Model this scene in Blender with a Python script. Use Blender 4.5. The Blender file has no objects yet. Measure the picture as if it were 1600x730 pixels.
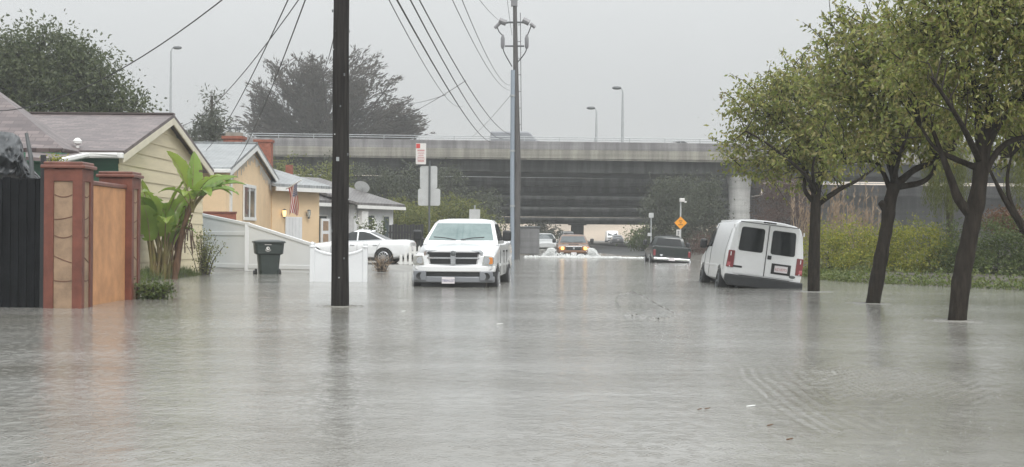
import bpy, bmesh, math, random
from mathutils import Vector, Matrix, noise
from math import sin, cos, pi, radians as R, exp, sqrt
rng = random.Random(11)
sc = bpy.context.scene
col = sc.collection

# ---------------------------------------------------------------- camera model of the photograph (used to read positions off it)
F, CAMZ, ROLL = 2200.0, 1.25, R(.4)
def P(x, y, Y):
    dx, dy = x - 800, y - 365
    a = dx * cos(ROLL) + dy * sin(ROLL); b = -dx * sin(ROLL) + dy * cos(ROLL)
    return Vector((a / F * Y, Y, CAMZ - (b - 3) / F * Y))
def px(x, Y): return (x - 800) / F * Y
def lerp(a, b, t): return a + (b - a) * t
def sstep(x, a, b):
    t = max(0.0, min(1.0, (x - a) / (b - a))); return t * t * (3 - 2 * t)
def V(*a): return Vector(a)

# ---------------------------------------------------------------- materials
def nodes(name):
    m = bpy.data.materials.new(name); m.use_nodes = True
    nt = m.node_tree; return m, nt, nt.nodes['Principled BSDF']
def N(nt, t, **k):
    n = nt.nodes.new(t)
    for a, v in k.items(): setattr(n, a, v)
    return n
def math_n(nt, op, a, b=None, c=None):
    n = N(nt, 'ShaderNodeMath', operation=op)
    for i, v in enumerate((a, b, c)):
        if v is None: continue
        if isinstance(v, (int, float)): n.inputs[i].default_value = v
        else: nt.links.new(v, n.inputs[i])
    return n.outputs[0]
def rgb(c): return (c[0], c[1], c[2], 1)
def mat(name, c, rough=.6, metal=0.0, var=.15, vscale=3.0, bump=0.0, bscale=30.0, coat=0.0, c2=None, spec=.5, stretch=None):
    m, nt, b = nodes(name)
    tc = N(nt, 'ShaderNodeTexCoord'); src = tc.outputs['Object']
    if stretch:
        mp = N(nt, 'ShaderNodeMapping'); mp.inputs['Scale'].default_value = stretch
        nt.links.new(src, mp.inputs['Vector']); src = mp.outputs['Vector']
    nz = N(nt, 'ShaderNodeTexNoise'); nz.inputs['Scale'].default_value = vscale; nz.inputs['Detail'].default_value = 6
    nz.inputs['Roughness'].default_value = .65
    nt.links.new(src, nz.inputs['Vector'])
    rp = N(nt, 'ShaderNodeValToRGB')
    rp.color_ramp.elements[0].position = .3; rp.color_ramp.elements[1].position = .7
    rp.color_ramp.elements[0].color = rgb([v * (1 - var) for v in c] if c2 is None else c2)
    rp.color_ramp.elements[1].color = rgb([min(1, v * (1 + var * .6)) for v in c] if c2 is None else c)
    nt.links.new(nz.outputs['Fac'], rp.inputs['Fac']); nt.links.new(rp.outputs['Color'], b.inputs['Base Color'])
    b.inputs['Roughness'].default_value = rough; b.inputs['Metallic'].default_value = metal
    b.inputs['Specular IOR Level'].default_value = spec
    b.inputs['Coat Weight'].default_value = coat; b.inputs['Coat Roughness'].default_value = .08
    if bump:
        n2 = N(nt, 'ShaderNodeTexNoise'); n2.inputs['Scale'].default_value = bscale; n2.inputs['Detail'].default_value = 5
        nt.links.new(src, n2.inputs['Vector'])
        bp = N(nt, 'ShaderNodeBump'); bp.inputs['Strength'].default_value = bump; bp.inputs['Distance'].default_value = .02
        nt.links.new(n2.outputs['Fac'], bp.inputs['Height']); nt.links.new(bp.outputs['Normal'], b.inputs['Normal'])
    return m
def leafmat(name, cols, rough=.38, trans=.3):
    m, nt, b = nodes(name)
    g = N(nt, 'ShaderNodeNewGeometry'); rp = N(nt, 'ShaderNodeValToRGB')
    el = rp.color_ramp.elements
    while len(el) < len(cols): el.new(.5)
    for i, c in enumerate(cols): el[i].position = i / max(1, len(cols) - 1); el[i].color = rgb(c)
    nt.links.new(g.outputs['Random Per Island'], rp.inputs['Fac'])
    nt.links.new(rp.outputs['Color'], b.inputs['Base Color']); b.inputs['Roughness'].default_value = rough
    t = N(nt, 'ShaderNodeBsdfTranslucent'); nt.links.new(rp.outputs['Color'], t.inputs['Color'])
    mx = N(nt, 'ShaderNodeMixShader'); mx.inputs['Fac'].default_value = trans
    nt.links.new(b.outputs['BSDF'], mx.inputs[1]); nt.links.new(t.outputs['BSDF'], mx.inputs[2])
    nt.links.new(mx.outputs['Shader'], nt.nodes['Material Output'].inputs['Surface'])
    return m
def shingle(name, c, c2, w=.32, h=.15, swap=False):
    m, nt, b = nodes(name)
    tc = N(nt, 'ShaderNodeTexCoord'); mp = N(nt, 'ShaderNodeMapping')
    if swap: mp.inputs['Rotation'].default_value = (0, 0, R(90))
    nt.links.new(tc.outputs['Object'], mp.inputs['Vector'])
    br = N(nt, 'ShaderNodeTexBrick'); br.inputs['Scale'].default_value = 1
    br.inputs['Brick Width'].default_value = w; br.inputs['Row Height'].default_value = h
    br.inputs['Mortar Size'].default_value = .012; br.inputs['Color1'].default_value = rgb(c); br.inputs['Color2'].default_value = rgb(c2)
    br.inputs['Mortar'].default_value = rgb([v * .45 for v in c]); br.inputs['Bias'].default_value = 0
    nt.links.new(mp.outputs['Vector'], br.inputs['Vector'])
    nz = N(nt, 'ShaderNodeTexNoise'); nz.inputs['Scale'].default_value = 1.3; nz.inputs['Detail'].default_value = 7
    nt.links.new(tc.outputs['Object'], nz.inputs['Vector'])
    mx = N(nt, 'ShaderNodeMix', data_type='RGBA', blend_type='MULTIPLY'); mx.inputs[0].default_value = .7
    rp = N(nt, 'ShaderNodeValToRGB'); rp.color_ramp.elements[0].position = .3; rp.color_ramp.elements[1].position = .7
    rp.color_ramp.elements[0].color = (.6, .6, .6, 1)
    nt.links.new(nz.outputs['Fac'], rp.inputs['Fac'])
    nt.links.new(br.outputs['Color'], mx.inputs[6]); nt.links.new(rp.outputs['Color'], mx.inputs[7])
    nt.links.new(mx.outputs[2], b.inputs['Base Color']); b.inputs['Roughness'].default_value = .45
    return m
def emit(name, c, s):
    m, nt, b = nodes(name)
    b.inputs['Base Color'].default_value = rgb(c); b.inputs['Emission Color'].default_value = rgb(c); b.inputs['Emission Strength'].default_value = s
    return m

M = {}
M['white_paint'] = mat('white_paint', (.80, .81, .82), .22, var=.05, vscale=1.5, coat=.6)
M['van_paint'] = mat('van_paint', (.83, .84, .85), .28, var=.07, vscale=1.2, coat=.4)
M['seam'] = mat('seam', (.09, .09, .095), .7, var=.1)
M['chrome'] = mat('chrome', (.72, .74, .76), .18, .9, var=.08)
M['plastic_white'] = mat('plastic_white', (.78, .79, .8), .35, var=.05)
M['glass_wind'] = mat('glass_wind', (.10, .155, .155), .06, var=.35, vscale=1.3, spec=.6, c2=(.20, .27, .265))  # paler noise patches stand in for reflections on the opaque glass
M['glass_dark'] = mat('glass_dark', (.018, .021, .023), .06, var=.3, vscale=2, spec=.5)
M['glass_grey'] = mat('glass_grey', (.05, .065, .07), .07, var=.3, spec=.6)
M['rubber'] = mat('rubber', (.018, .018, .019), .65, var=.3)
M['black_plastic'] = mat('black_plastic', (.022, .023, .025), .45, var=.2)
M['grey_bumper'] = mat('grey_bumper', (.028, .030, .033), .5, var=.25, vscale=5)
M['alloy'] = mat('alloy', (.5, .51, .53), .3, .7, var=.2)
M['red_lens'] = mat('red_lens', (.24, .04, .045), .15, var=.25, coat=.6)
M['red_pale'] = mat('red_pale', (.55, .14, .16), .2, var=.2, coat=.5)
M['amber_lens'] = mat('amber_lens', (.75, .26, .05), .2, var=.2, coat=.5)
M['clear_lens'] = mat('clear_lens', (.5, .52, .5), .12, .35, var=.4, vscale=14, coat=.8)
M['plate'] = mat('plate', (.72, .68, .70), .4, var=.08)
M['plate_ink'] = mat('plate_ink', (.08, .09, .22), .5)
M['orange_paint'] = mat('orange_paint', (.15, .07, .032), .3, .2, var=.15, coat=.5)
M['dark_green_paint'] = mat('dark_green_paint', (.018, .026, .026), .28, .1, var=.2, coat=.5)
M['grey_paint'] = mat('grey_paint', (.22, .23, .25), .3, .1, var=.1, coat=.4)
M['lamp_lit'] = emit('lamp_lit', (1, .58, .16), 2.0)
M['lamp_warm'] = emit('lamp_warm', (1, .72, .35), 1.2)
M['terracotta'] = mat('terracotta', (.165, .052, .033), .55, var=.4, vscale=2.4, bump=.25, bscale=40)
M['terracotta_cap'] = mat('terracotta_cap', (.20, .08, .058), .35, var=.35, vscale=3, bump=.2)
M['tan_inlay'] = mat('tan_inlay', (.31, .21, .135), .6, var=.35, vscale=3.5, bump=.15)
M['groove'] = mat('groove', (.15, .075, .05), .8)
M['orange_stucco'] = mat('orange_stucco', (.56, .285, .135), .7, var=.25, vscale=2.6, bump=.4, bscale=60)
M['peach_stucco'] = mat('peach_stucco', (.76, .57, .36), .75, var=.1, vscale=1.2, bump=.3, bscale=50)
M['cream_board'] = mat('cream_board', (.66, .58, .40), .6, var=.12, vscale=1.3, stretch=(1, .3, 3))
M['green_wall'] = mat('green_wall', (.07, .19, .13), .6, var=.2, stretch=(.4, .4, 4))
M['white_trim'] = mat('white_trim', (.74, .74, .72), .5, var=.12, vscale=2)
M['cream_trim'] = mat('cream_trim', (.70, .65, .52), .5, var=.12)
M['grey_wall'] = mat('grey_wall', (.55, .57, .58), .65, var=.12)
M['white_wall'] = mat('white_wall', (.72, .73, .74), .65, var=.1)
M['vinyl'] = mat('vinyl', (.74, .755, .77), .32, var=.06, vscale=1.1)
M['roof_brown'] = shingle('roof_brown', (.215, .17, .165), (.105, .082, .085))
M['roof_blue'] = shingle('roof_blue', (.38, .395, .40), (.29, .31, .32), .3, .14)
M['roof_grey'] = shingle('roof_grey', (.20, .19, .185), (.14, .13, .13), .3, .14, True)
M['brick'] = mat('brick', (.27, .09, .055), .8, var=.35, vscale=8)
def concrete(name, c, streak=.45, joint=0.0):
    """weathered concrete: blotches, water streaks running down, faint board lines"""
    m, nt, b = nodes(name)
    tc = N(nt, 'ShaderNodeTexCoord'); src = tc.outputs['Object']
    def nz(scale, st, d=5):
        mp = N(nt, 'ShaderNodeMapping'); mp.inputs['Scale'].default_value = st; nt.links.new(src, mp.inputs['Vector'])
        n = N(nt, 'ShaderNodeTexNoise'); n.inputs['Scale'].default_value = scale; n.inputs['Detail'].default_value = d; n.inputs['Roughness'].default_value = .65
        nt.links.new(mp.outputs['Vector'], n.inputs['Vector']); return n.outputs['Fac']
    def ramp(f, lo, hi, a, z):
        r = N(nt, 'ShaderNodeMapRange'); r.inputs['From Min'].default_value = lo; r.inputs['From Max'].default_value = hi; r.inputs['To Min'].default_value = a; r.inputs['To Max'].default_value = z
        nt.links.new(f, r.inputs['Value']); return r.outputs[0]
    k = math_n(nt, 'MULTIPLY', ramp(nz(.25, (.3, 1, 1.5)), .3, .7, .72, 1.12), ramp(nz(1.2, (1, 1, .10), 6), .42, .62, 1 - streak, 1.0))
    k = math_n(nt, 'MULTIPLY', k, ramp(nz(.5, (.05, 1, 6), 3), .4, .6, .85, 1.06))
    mx = N(nt, 'ShaderNodeMix', data_type='RGBA', blend_type='MULTIPLY'); mx.inputs[0].default_value = 1; mx.inputs[6].default_value = rgb(c)
    cc = N(nt, 'ShaderNodeCombineColor'); [nt.links.new(k, cc.inputs[i]) for i in range(3)]
    nt.links.new(cc.outputs[0], mx.inputs[7]); nt.links.new(mx.outputs[2], b.inputs['Base Color']); b.inputs['Roughness'].default_value = .8; b.inputs['Specular IOR Level'].default_value = .25
    return m
M['concrete'] = concrete('concrete', (.36, .345, .30), .35)
M['concrete_pale'] = concrete('concrete_pale', (.56, .56, .54), .3)
M['concrete_shaded'] = concrete('concrete_shaded', (.13, .135, .13), .5)  # shade under the decks put into the base colour, besides the weathering
M['concrete_purple'] = concrete('concrete_purple', (.29, .282, .285), .35)
M['ramp'] = concrete('ramp', (.23, .23, .235), .3)
M['galv'] = mat('galv', (.42, .44, .45), .4, .5, var=.15)
M['sign_back'] = mat('sign_back', (.50, .51, .51), .45, .2, var=.12)
M['sign_white'] = mat('sign_white', (.70, .68, .66), .4, var=.06)
M['sign_red'] = mat('sign_red', (.55, .07, .06), .4, var=.15)
M['sign_redline'] = mat('sign_redline', (.52, .2, .2), .5, var=.15)
M['sign_yellow'] = mat('sign_yellow', (.85, .34, .02), .4, var=.06)
M['ink'] = mat('ink', (.06, .045, .03), .6)
M['pole_wood'] = mat('pole_wood', (.045, .041, .038), .85, c2=(.009, .008, .008), vscale=5, bump=.9, bscale=18, stretch=(5, 5, .22), spec=.12)
M['pole_wood_grey'] = mat('pole_wood_grey', (.085, .080, .078), .8, var=.35, vscale=6, stretch=(4, 4, .25))
M['conduit'] = mat('conduit', (.27, .315, .37), .4, var=.12, vscale=1, stretch=(1, 1, .2))
M['wire'] = mat('wire', (.03, .03, .032), .6)
M['steel_dark'] = mat('steel_dark', (.13, .14, .145), .5, .3)
M['insulator'] = mat('insulator', (.20, .20, .21), .35)
M['bark'] = mat('bark', (.045, .037, .030), .9, spec=.12, c2=(.014, .012, .010), vscale=7, bump=.9, bscale=22, stretch=(2, 2, .5))
M['bark_far'] = mat('bark_far', (.06, .05, .045), .85, var=.3)
M['gate_black'] = mat('gate_black', (.008, .009, .011), .7, spec=.12, var=.5, vscale=2, bump=.2)
M['tarp'] = mat('tarp', (.05, .055, .06), .35, var=.4, vscale=4)
M['bin_green'] = mat('bin_green', (.030, .042, .039), .5, var=.2, vscale=4)
M['bin_lid'] = mat('bin_lid', (.035, .045, .043), .35, var=.2)
M['foam'] = mat('foam', (.82, .83, .82), .5, var=.1, vscale=6)
M['dry_leaf'] = mat('dry_leaf', (.14, .07, .03), .6, var=.4)
M['flower'] = mat('flower', (.8, .8, .74), .5)
M['tan_far'] = mat('tan_far', (.44, .36, .28), .9, var=.3, vscale=.06, stretch=(.4, 1, 3))
M['soil'] = mat('soil', (.07, .062, .048), .85, var=.5, vscale=.5, bump=.5, bscale=6)
M['asphalt'] = mat('asphalt', (.062, .063, .065), .32, var=.3, vscale=.3, bump=.2, bscale=60)
M['pavement'] = mat('pavement', (.24, .235, .22), .6, var=.25, vscale=.6)
M['leaf_street'] = leafmat('leaf_street', [(.11, .14, .032), (.20, .24, .05), (.29, .32, .085), (.38, .36, .12), (.18, .15, .06), (.16, .20, .05)], rough=.22, trans=.48)
M['leaf_oak'] = leafmat('leaf_oak', [(.05, .07, .032), (.09, .115, .045), (.12, .14, .06), (.07, .09, .04)], trans=.35)
M['leaf_cypress'] = leafmat('leaf_cypress', [(.06, .054, .045), (.085, .074, .062), (.10, .085, .072), (.065, .065, .05)], rough=.7, trans=.25)
M['leaf_hedge'] = leafmat('leaf_hedge', [(.12, .16, .02), (.24, .27, .032), (.38, .36, .05), (.17, .21, .028), (.46, .41, .06)], trans=.45)
M['leaf_hedge_dark'] = leafmat('leaf_hedge_dark', [(.06, .09, .02), (.10, .135, .03), (.07, .11, .025), (.15, .17, .04)], trans=.4)
M['leaf_ivy'] = leafmat('leaf_ivy', [(.07, .11, .025), (.12, .16, .035), (.17, .19, .05), (.09, .13, .03)])
M['leaf_olive'] = leafmat('leaf_olive', [(.10, .125, .035), (.17, .19, .05), (.25, .25, .065), (.12, .15, .04)], trans=.4)
M['leaf_grey'] = leafmat('leaf_grey', [(.06, .075, .05), (.10, .11, .07), (.075, .085, .055)], rough=.6)
M['leaf_willow'] = leafmat('leaf_willow', [(.10, .12, .02), (.14, .15, .03), (.09, .11, .02)], trans=.4)
M['leaf_brown'] = leafmat('leaf_brown', [(.10, .055, .045), (.13, .075, .055), (.09, .06, .05)], rough=.8, trans=.15)
M['leaf_rust'] = leafmat('leaf_rust', [(.13, .06, .03), (.17, .08, .04), (.10, .07, .03)], rough=.7)
M['reed'] = leafmat('reed', [(.34, .25, .17), (.40, .31, .22), (.28, .2, .14)], rough=.8, trans=.3)
M['banana'] = leafmat('banana', [(.27, .38, .07), (.20, .32, .06), (.34, .44, .09), (.16, .27, .05)], rough=.26, trans=.45)
M['banana_stem'] = mat('banana_stem', (.22, .21, .07), .5, var=.4, c2=(.16, .10, .05), vscale=4)
M['banana_dry'] = mat('banana_dry', (.12, .065, .035), .8, var=.5, vscale=6, stretch=(3, 3, .6))
M['grass'] = leafmat('grass', [(.06, .10, .02), (.10, .15, .03), (.13, .15, .05), (.07, .11, .02)])

def flag_mat():
    m, nt, b = nodes('flag_cloth')
    uv = N(nt, 'ShaderNodeUVMap'); sx = N(nt, 'ShaderNodeSeparateXYZ'); nt.links.new(uv.outputs['UV'], sx.inputs[0])
    st = math_n(nt, 'MODULO', math_n(nt, 'MULTIPLY', sx.outputs['Y'], 6.5), 1.0)
    isred = math_n(nt, 'LESS_THAN', st, .5)
    mx = N(nt, 'ShaderNodeMix', data_type='RGBA'); nt.links.new(isred, mx.inputs[0])
    mx.inputs[6].default_value = (.75, .74, .72, 1); mx.inputs[7].default_value = (.42, .035, .05, 1)
    can = math_n(nt, 'MULTIPLY', math_n(nt, 'LESS_THAN', sx.outputs['X'], .4), math_n(nt, 'GREATER_THAN', sx.outputs['Y'], .46))
    vo = N(nt, 'ShaderNodeTexVoronoi'); vo.inputs['Scale'].default_value = 16; vo.inputs['Randomness'].default_value = .1
    nt.links.new(uv.outputs['UV'], vo.inputs['Vector'])
    star = math_n(nt, 'LESS_THAN', vo.outputs['Distance'], .28)
    m2 = N(nt, 'ShaderNodeMix', data_type='RGBA'); nt.links.new(star, m2.inputs[0])
    m2.inputs[6].default_value = (.035, .045, .14, 1); m2.inputs[7].default_value = (.7, .7, .72, 1)
    m3 = N(nt, 'ShaderNodeMix', data_type='RGBA'); nt.links.new(can, m3.inputs[0])
    nt.links.new(mx.outputs[2], m3.inputs[6]); nt.links.new(m2.outputs[2], m3.inputs[7])
    nt.links.new(m3.outputs[2], b.inputs['Base Color']); b.inputs['Roughness'].default_value = .7
    return m
M['flag'] = flag_mat()

def water_mat():
    m, nt, b = nodes('flood_water')
    tc = N(nt, 'ShaderNodeTexCoord'); P0 = tc.outputs['Object']
    def noise_(scale, stretch, detail=4, rough=.6):
        mp = N(nt, 'ShaderNodeMapping'); mp.inputs['Scale'].default_value = stretch; nt.links.new(P0, mp.inputs['Vector'])
        n = N(nt, 'ShaderNodeTexNoise'); n.inputs['Scale'].default_value = scale; n.inputs['Detail'].default_value = detail
        n.inputs['Roughness'].default_value = rough
        nt.links.new(mp.outputs['Vector'], n.inputs['Vector']); return n.outputs['Fac']
    def rings(scale, freq, offs):
        mp = N(nt, 'ShaderNodeMapping'); mp.inputs['Location'].default_value = offs; nt.links.new(P0, mp.inputs['Vector'])
        v = N(nt, 'ShaderNodeTexVoronoi', voronoi_dimensions='2D'); v.inputs['Scale'].default_value = scale
        nt.links.new(mp.outputs['Vector'], v.inputs['Vector'])
        d = v.outputs['Distance']
        sepc = N(nt, 'ShaderNodeSeparateColor'); nt.links.new(v.outputs['Color'], sepc.inputs[0])
        ph = math_n(nt, 'MULTIPLY', sepc.outputs[0], 6.28)
        s = math_n(nt, 'SINE', math_n(nt, 'ADD', math_n(nt, 'MULTIPLY', d, freq), ph))
        rad = math_n(nt, 'ADD', math_n(nt, 'MULTIPLY', sepc.outputs[1], .35), .12)
        fall = math_n(nt, 'MAXIMUM', math_n(nt, 'SUBTRACT', 1.0, math_n(nt, 'DIVIDE', d, rad)), 0.0)
        return math_n(nt, 'MULTIPLY', s, fall)
    h = math_n(nt, 'MULTIPLY', noise_(2.4, (1, .8, 1), 3), .020)
    h = math_n(nt, 'ADD', h, math_n(nt, 'MULTIPLY', noise_(8, (1, .6, 1), 5, .7), .014))
    h = math_n(nt, 'ADD', h, math_n(nt, 'MULTIPLY', noise_(30, (1, .7, 1), 3, .6), .0045))
    h = math_n(nt, 'ADD', h, math_n(nt, 'MULTIPLY', rings(4.2, 42, (0, 0, 0)), .0042))
    h = math_n(nt, 'ADD', h, math_n(nt, 'MULTIPLY', rings(7.5, 36, (3.3, 1.7, 0)), .0034))
    patch = N(nt, 'ShaderNodeMapRange'); patch.inputs['From Min'].default_value = .35; patch.inputs['From Max'].default_value = .65; patch.inputs['To Min'].default_value = .5; patch.inputs['To Max'].default_value = 1.35
    nt.links.new(noise_(.28, (.55, 1, 1), 4), patch.inputs['Value'])     # calmer and more ruffled patches
    h = math_n(nt, 'MULTIPLY', h, patch.outputs[0])
    bp = N(nt, 'ShaderNodeBump'); bp.inputs['Strength'].default_value = .56; bp.inputs['Distance'].default_value = 1.0
    nt.links.new(h, bp.inputs['Height']); nt.links.new(bp.outputs['Normal'], b.inputs['Normal'])
    big = noise_(.35, (.5, 1, 1), 4)
    rp = N(nt, 'ShaderNodeValToRGB'); rp.color_ramp.elements[0].position = .35; rp.color_ramp.elements[1].position = .65
    rp.color_ramp.elements[0].color = (.19, .182, .158, 1); rp.color_ramp.elements[1].color = (.30, .295, .275, 1)
    nt.links.new(big, rp.inputs['Fac']); nt.links.new(rp.outputs['Color'], b.inputs['Base Color'])
    b.inputs['IOR'].default_value = 1.333; b.inputs['Roughness'].default_value = .09
    return m
M['water'] = water_mat()

# ---------------------------------------------------------------- mesh building
class MB:
    def __init__(s): s.v = []; s.f = []
    def add(s, vs, fs):
        o = len(s.v); s.v += [tuple(v) for v in vs]; s.f += [tuple(i + o for i in f) for f in fs]
    def hexa(s, p):  # bottom 4, top 4 (same order)
        s.add(p, [(3, 2, 1, 0), (4, 5, 6, 7), (0, 1, 5, 4), (1, 2, 6, 5), (2, 3, 7, 6), (3, 0, 4, 7)]); return s
    def box(s, c, d, rz=0.0, rx=0.0, ry=0.0):
        m = Matrix.Rotation(rz, 3, 'Z') @ Matrix.Rotation(ry, 3, 'Y') @ Matrix.Rotation(rx, 3, 'X'); c = Vector(c)
        q = [(-1, -1), (1, -1), (1, 1), (-1, 1)]
        s.hexa([c + m @ Vector((a * d[0] / 2, b * d[1] / 2, e * d[2] / 2)) for e in (-1, 1) for a, b in q]); return s
    def prism(s, pts, vec):
        n = len(pts); vec = Vector(vec)
        s.add([Vector(p) for p in pts] + [Vector(p) + vec for p in pts],
              [tuple(range(n - 1, -1, -1)), tuple(range(n, 2 * n))] + [(i, (i + 1) % n, n + (i + 1) % n, n + i) for i in range(n)]); return s
    def slab(s, pts, t):
        pts = [Vector(p) for p in pts]; n = Vector()
        for i in range(len(pts)): n += pts[i].cross(pts[(i + 1) % len(pts)])
        n = (pts[1] - pts[0]).cross(pts[2] - pts[0]).normalized() if n.length < 1e-9 else n.normalized()
        return s.prism(pts, n * t)
    def rings(s, rs, cap=True):
        n = len(rs[0]); o = len(s.v)
        for r in rs: s.v += [tuple(p) for p in r]
        for k in range(len(rs) - 1):
            for i in range(n):
                j = (i + 1) % n; s.f.append((o + k * n + i, o + k * n + j, o + (k + 1) * n + j, o + (k + 1) * n + i))
        if cap:
            s.f.append(tuple(o + i for i in range(n - 1, -1, -1))); s.f.append(tuple(o + (len(rs) - 1) * n + i for i in range(n)))
        return s
    def tube(s, pts, r, n=8, cap=True):
        pts = [Vector(p) for p in pts]; rad = r if isinstance(r, (list, tuple)) else [r] * len(pts)
        up = Vector((0, 0, 1)); rs = []; pu = None
        for i, p in enumerate(pts):
            t = (pts[min(i + 1, len(pts) - 1)] - pts[max(i - 1, 0)])
            t = t.normalized() if t.length > 1e-9 else up
            if pu is None:
                a = Vector((1, 0, 0)) if abs(t.x) < .9 else Vector((0, 1, 0)); u = (a - t * a.dot(t)).normalized()
            else:
                u = pu - t * pu.dot(t); u = u.normalized() if u.length > 1e-6 else pu
            pu = u; w = t.cross(u)
            rs.append([p + (u * cos(2 * pi * k / n) + w * sin(2 * pi * k / n)) * rad[i] for k in range(n)])
        return s.rings(rs, cap)
    def lathe(s, prof, c, n=20, axis='Z'):
        c = Vector(c); rs = []
        for r, z in prof:
            ring = []
            for k in range(n):
                a = 2 * pi * k / n; p = (r * cos(a), r * sin(a), z)
                if axis == 'X': p = (z, r * cos(a), r * sin(a))
                if axis == 'Y': p = (r * sin(a), z, r * cos(a))
                ring.append(c + Vector(p))
            rs.append(ring)
        return s.rings(rs)
    def grid(s, fn, nu, nv):
        o = len(s.v)
        for i in range(nu + 1):
            for j in range(nv + 1): s.v.append(tuple(fn(i / nu, j / nv)))
        for i in range(nu):
            for j in range(nv):
                a = o + i * (nv + 1) + j; s.f.append((a, a + nv + 1, a + nv + 2, a + 1))
        return s
    def build(s, name, m, parent=None, smooth=False, bevel=0.0, solid=0.0, seg=2, ang=40, local=None):
        me = bpy.data.meshes.new(name)
        vs = s.v if local is None else [tuple(Vector(v) - local) for v in s.v]
        me.from_pydata(vs, [], s.f); me.update()
        bm = bmesh.new(); bm.from_mesh(me); bmesh.ops.recalc_face_normals(bm, faces=bm.faces); bm.to_mesh(me); bm.free()
        me.materials.append(M[m] if isinstance(m, str) else m)
        if smooth:
            me.polygons.foreach_set('use_smooth', [True] * len(me.polygons)); me.set_sharp_from_angle(angle=R(ang))
        o = bpy.data.objects.new(name, me); col.objects.link(o)
        if parent: o.parent = parent
        if solid:
            md = o.modifiers.new('solid', 'SOLIDIFY'); md.thickness = solid; md.offset = 0
        if bevel:
            md = o.modifiers.new('bevel', 'BEVEL'); md.width = bevel; md.segments = seg; md.limit_method = 'ANGLE'; md.angle_limit = R(30)
        return o
def tag(o, label=None, cat=None, group=None, kind=None):
    if label: o['label'] = label
    if cat: o['category'] = cat
    if group: o['group'] = group
    if kind: o['kind'] = kind
    return o
def thing(name, label, cat, loc=(0, 0, 0), rz=0.0, group=None, rx=0.0, ry=0.0, scale=1.0):
    o = bpy.data.objects.new(name, None); col.objects.link(o); o.empty_display_size = .3
    o.location = loc; o.rotation_euler = (rx, ry, rz); o.scale = (scale,) * 3
    return tag(o, label, cat, group)
def cutby(o, cutters):
    """boolean the closed cutters out of o and bake the result into its mesh"""
    for c in cutters:
        md = o.modifiers.new('cut', 'BOOLEAN'); md.operation = 'DIFFERENCE'; md.object = c; md.solver = 'EXACT'
    dg = bpy.context.evaluated_depsgraph_get(); dg.update()
    me = bpy.data.meshes.new_from_object(o.evaluated_get(dg)); o.modifiers.clear(); o.data = me
    me.set_sharp_from_angle(angle=R(35))
    for c in cutters: bpy.data.objects.remove(c, do_unlink=True)
def copy_tree(o, parent=None):
    c = o.copy(); col.objects.link(c); c.parent = parent
    for ch in list(o.children): copy_tree(ch, c)
    return c

# ---------------------------------------------------------------- leaves and trees
def rnd_unit(r=rng):
    z = r.uniform(-1, 1); a = r.uniform(0, 2 * pi); s_ = sqrt(1 - z * z); return Vector((s_ * cos(a), s_ * sin(a), z))
def leaf(mb, p, d, L, W, r=rng):
    d = d.normalized(); a = rnd_unit(r); s_ = d.cross(a)
    if s_.length < 1e-3: return
    s_.normalize(); n = d.cross(s_)
    mb.add([p, p + d * L * .45 + s_ * W * .5 + n * W * .18, p + d * L, p + d * L * .45 - s_ * W * .5 + n * W * .18], [(0, 1, 2), (0, 2, 3)])
def clumps(mb, lobes, nc, nl, L, W, spread, droop=.3, shell=.45, seed=1, flat=1.0, twigs=None, tr=.006, roots=None):
    """leaf clumps through lobes (centre, radii); returns clump centres"""
    r = random.Random(seed); vol = [a[1][0] * a[1][1] * a[1][2] for a in lobes]; cs = []
    for k in range(nc):
        c, rad = r.choices(lobes, vol)[0]
        u = rnd_unit(r) * (shell + (1 - shell) * r.random() ** .6)
        u *= 1 + .28 * noise.noise(Vector(u * 2.3 + Vector(c)))
        ctr = Vector(c) + Vector((u.x * rad[0], u.y * rad[1], u.z * rad[2])); cs.append((ctr, c))
        sp = spread * r.uniform(.55, 1.35)
        for i in range(int(nl * r.uniform(.5, 1.5))):
            q = Vector((r.gauss(0, sp), r.gauss(0, sp), r.gauss(0, sp * .75 * flat)))
            d = q.normalized() * .5 + rnd_unit(r) * .7 + Vector((0, 0, -droop))
            k_ = r.uniform(.65, 1.3); leaf(mb, ctr + q, d, L * k_, W * k_, r)
        if twigs is not None and roots:
            near = min(roots, key=lambda q: (q - ctr).length)
            mid = near.lerp(ctr, .55) + rnd_unit(r) * .12 * (near - ctr).length
            twigs.tube([near, mid, ctr], [tr * 2.2, tr * 1.3, tr * .6], 4, False)
    return cs
def smooth_path(pts, n=4):
    out = []; k = len(pts)
    for i in range(k - 1):
        p0, p1, p2, p3 = pts[max(i - 1, 0)], pts[i], pts[i + 1], pts[min(i + 2, k - 1)]
        for j in range(n):
            t = j / n; out.append(.5 * ((2 * p1) + (p2 - p0) * t + (2 * p0 - 5 * p1 + 4 * p2 - p3) * t * t + (3 * p1 - p0 - 3 * p2 + p3) * t ** 3))
    out.append(pts[-1]); return out
def limb(mb, pts, r0, r1, n=8, rough=.08, roots=None):
    pp = smooth_path(pts, 5); k = len(pp)
    rad = [lerp(r0, r1, (i / (k - 1)) ** .8) * (1 + rough * noise.noise(p * 5)) for i, p in enumerate(pp)]
    mb.tube(pp, rad, n)
    if roots is not None: roots += pp[len(pp) // 3:]
EXPO, HAZE, SKY_BASE, SKY_GRAD = 0.0, .0010, 5.35, 18.5
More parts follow.
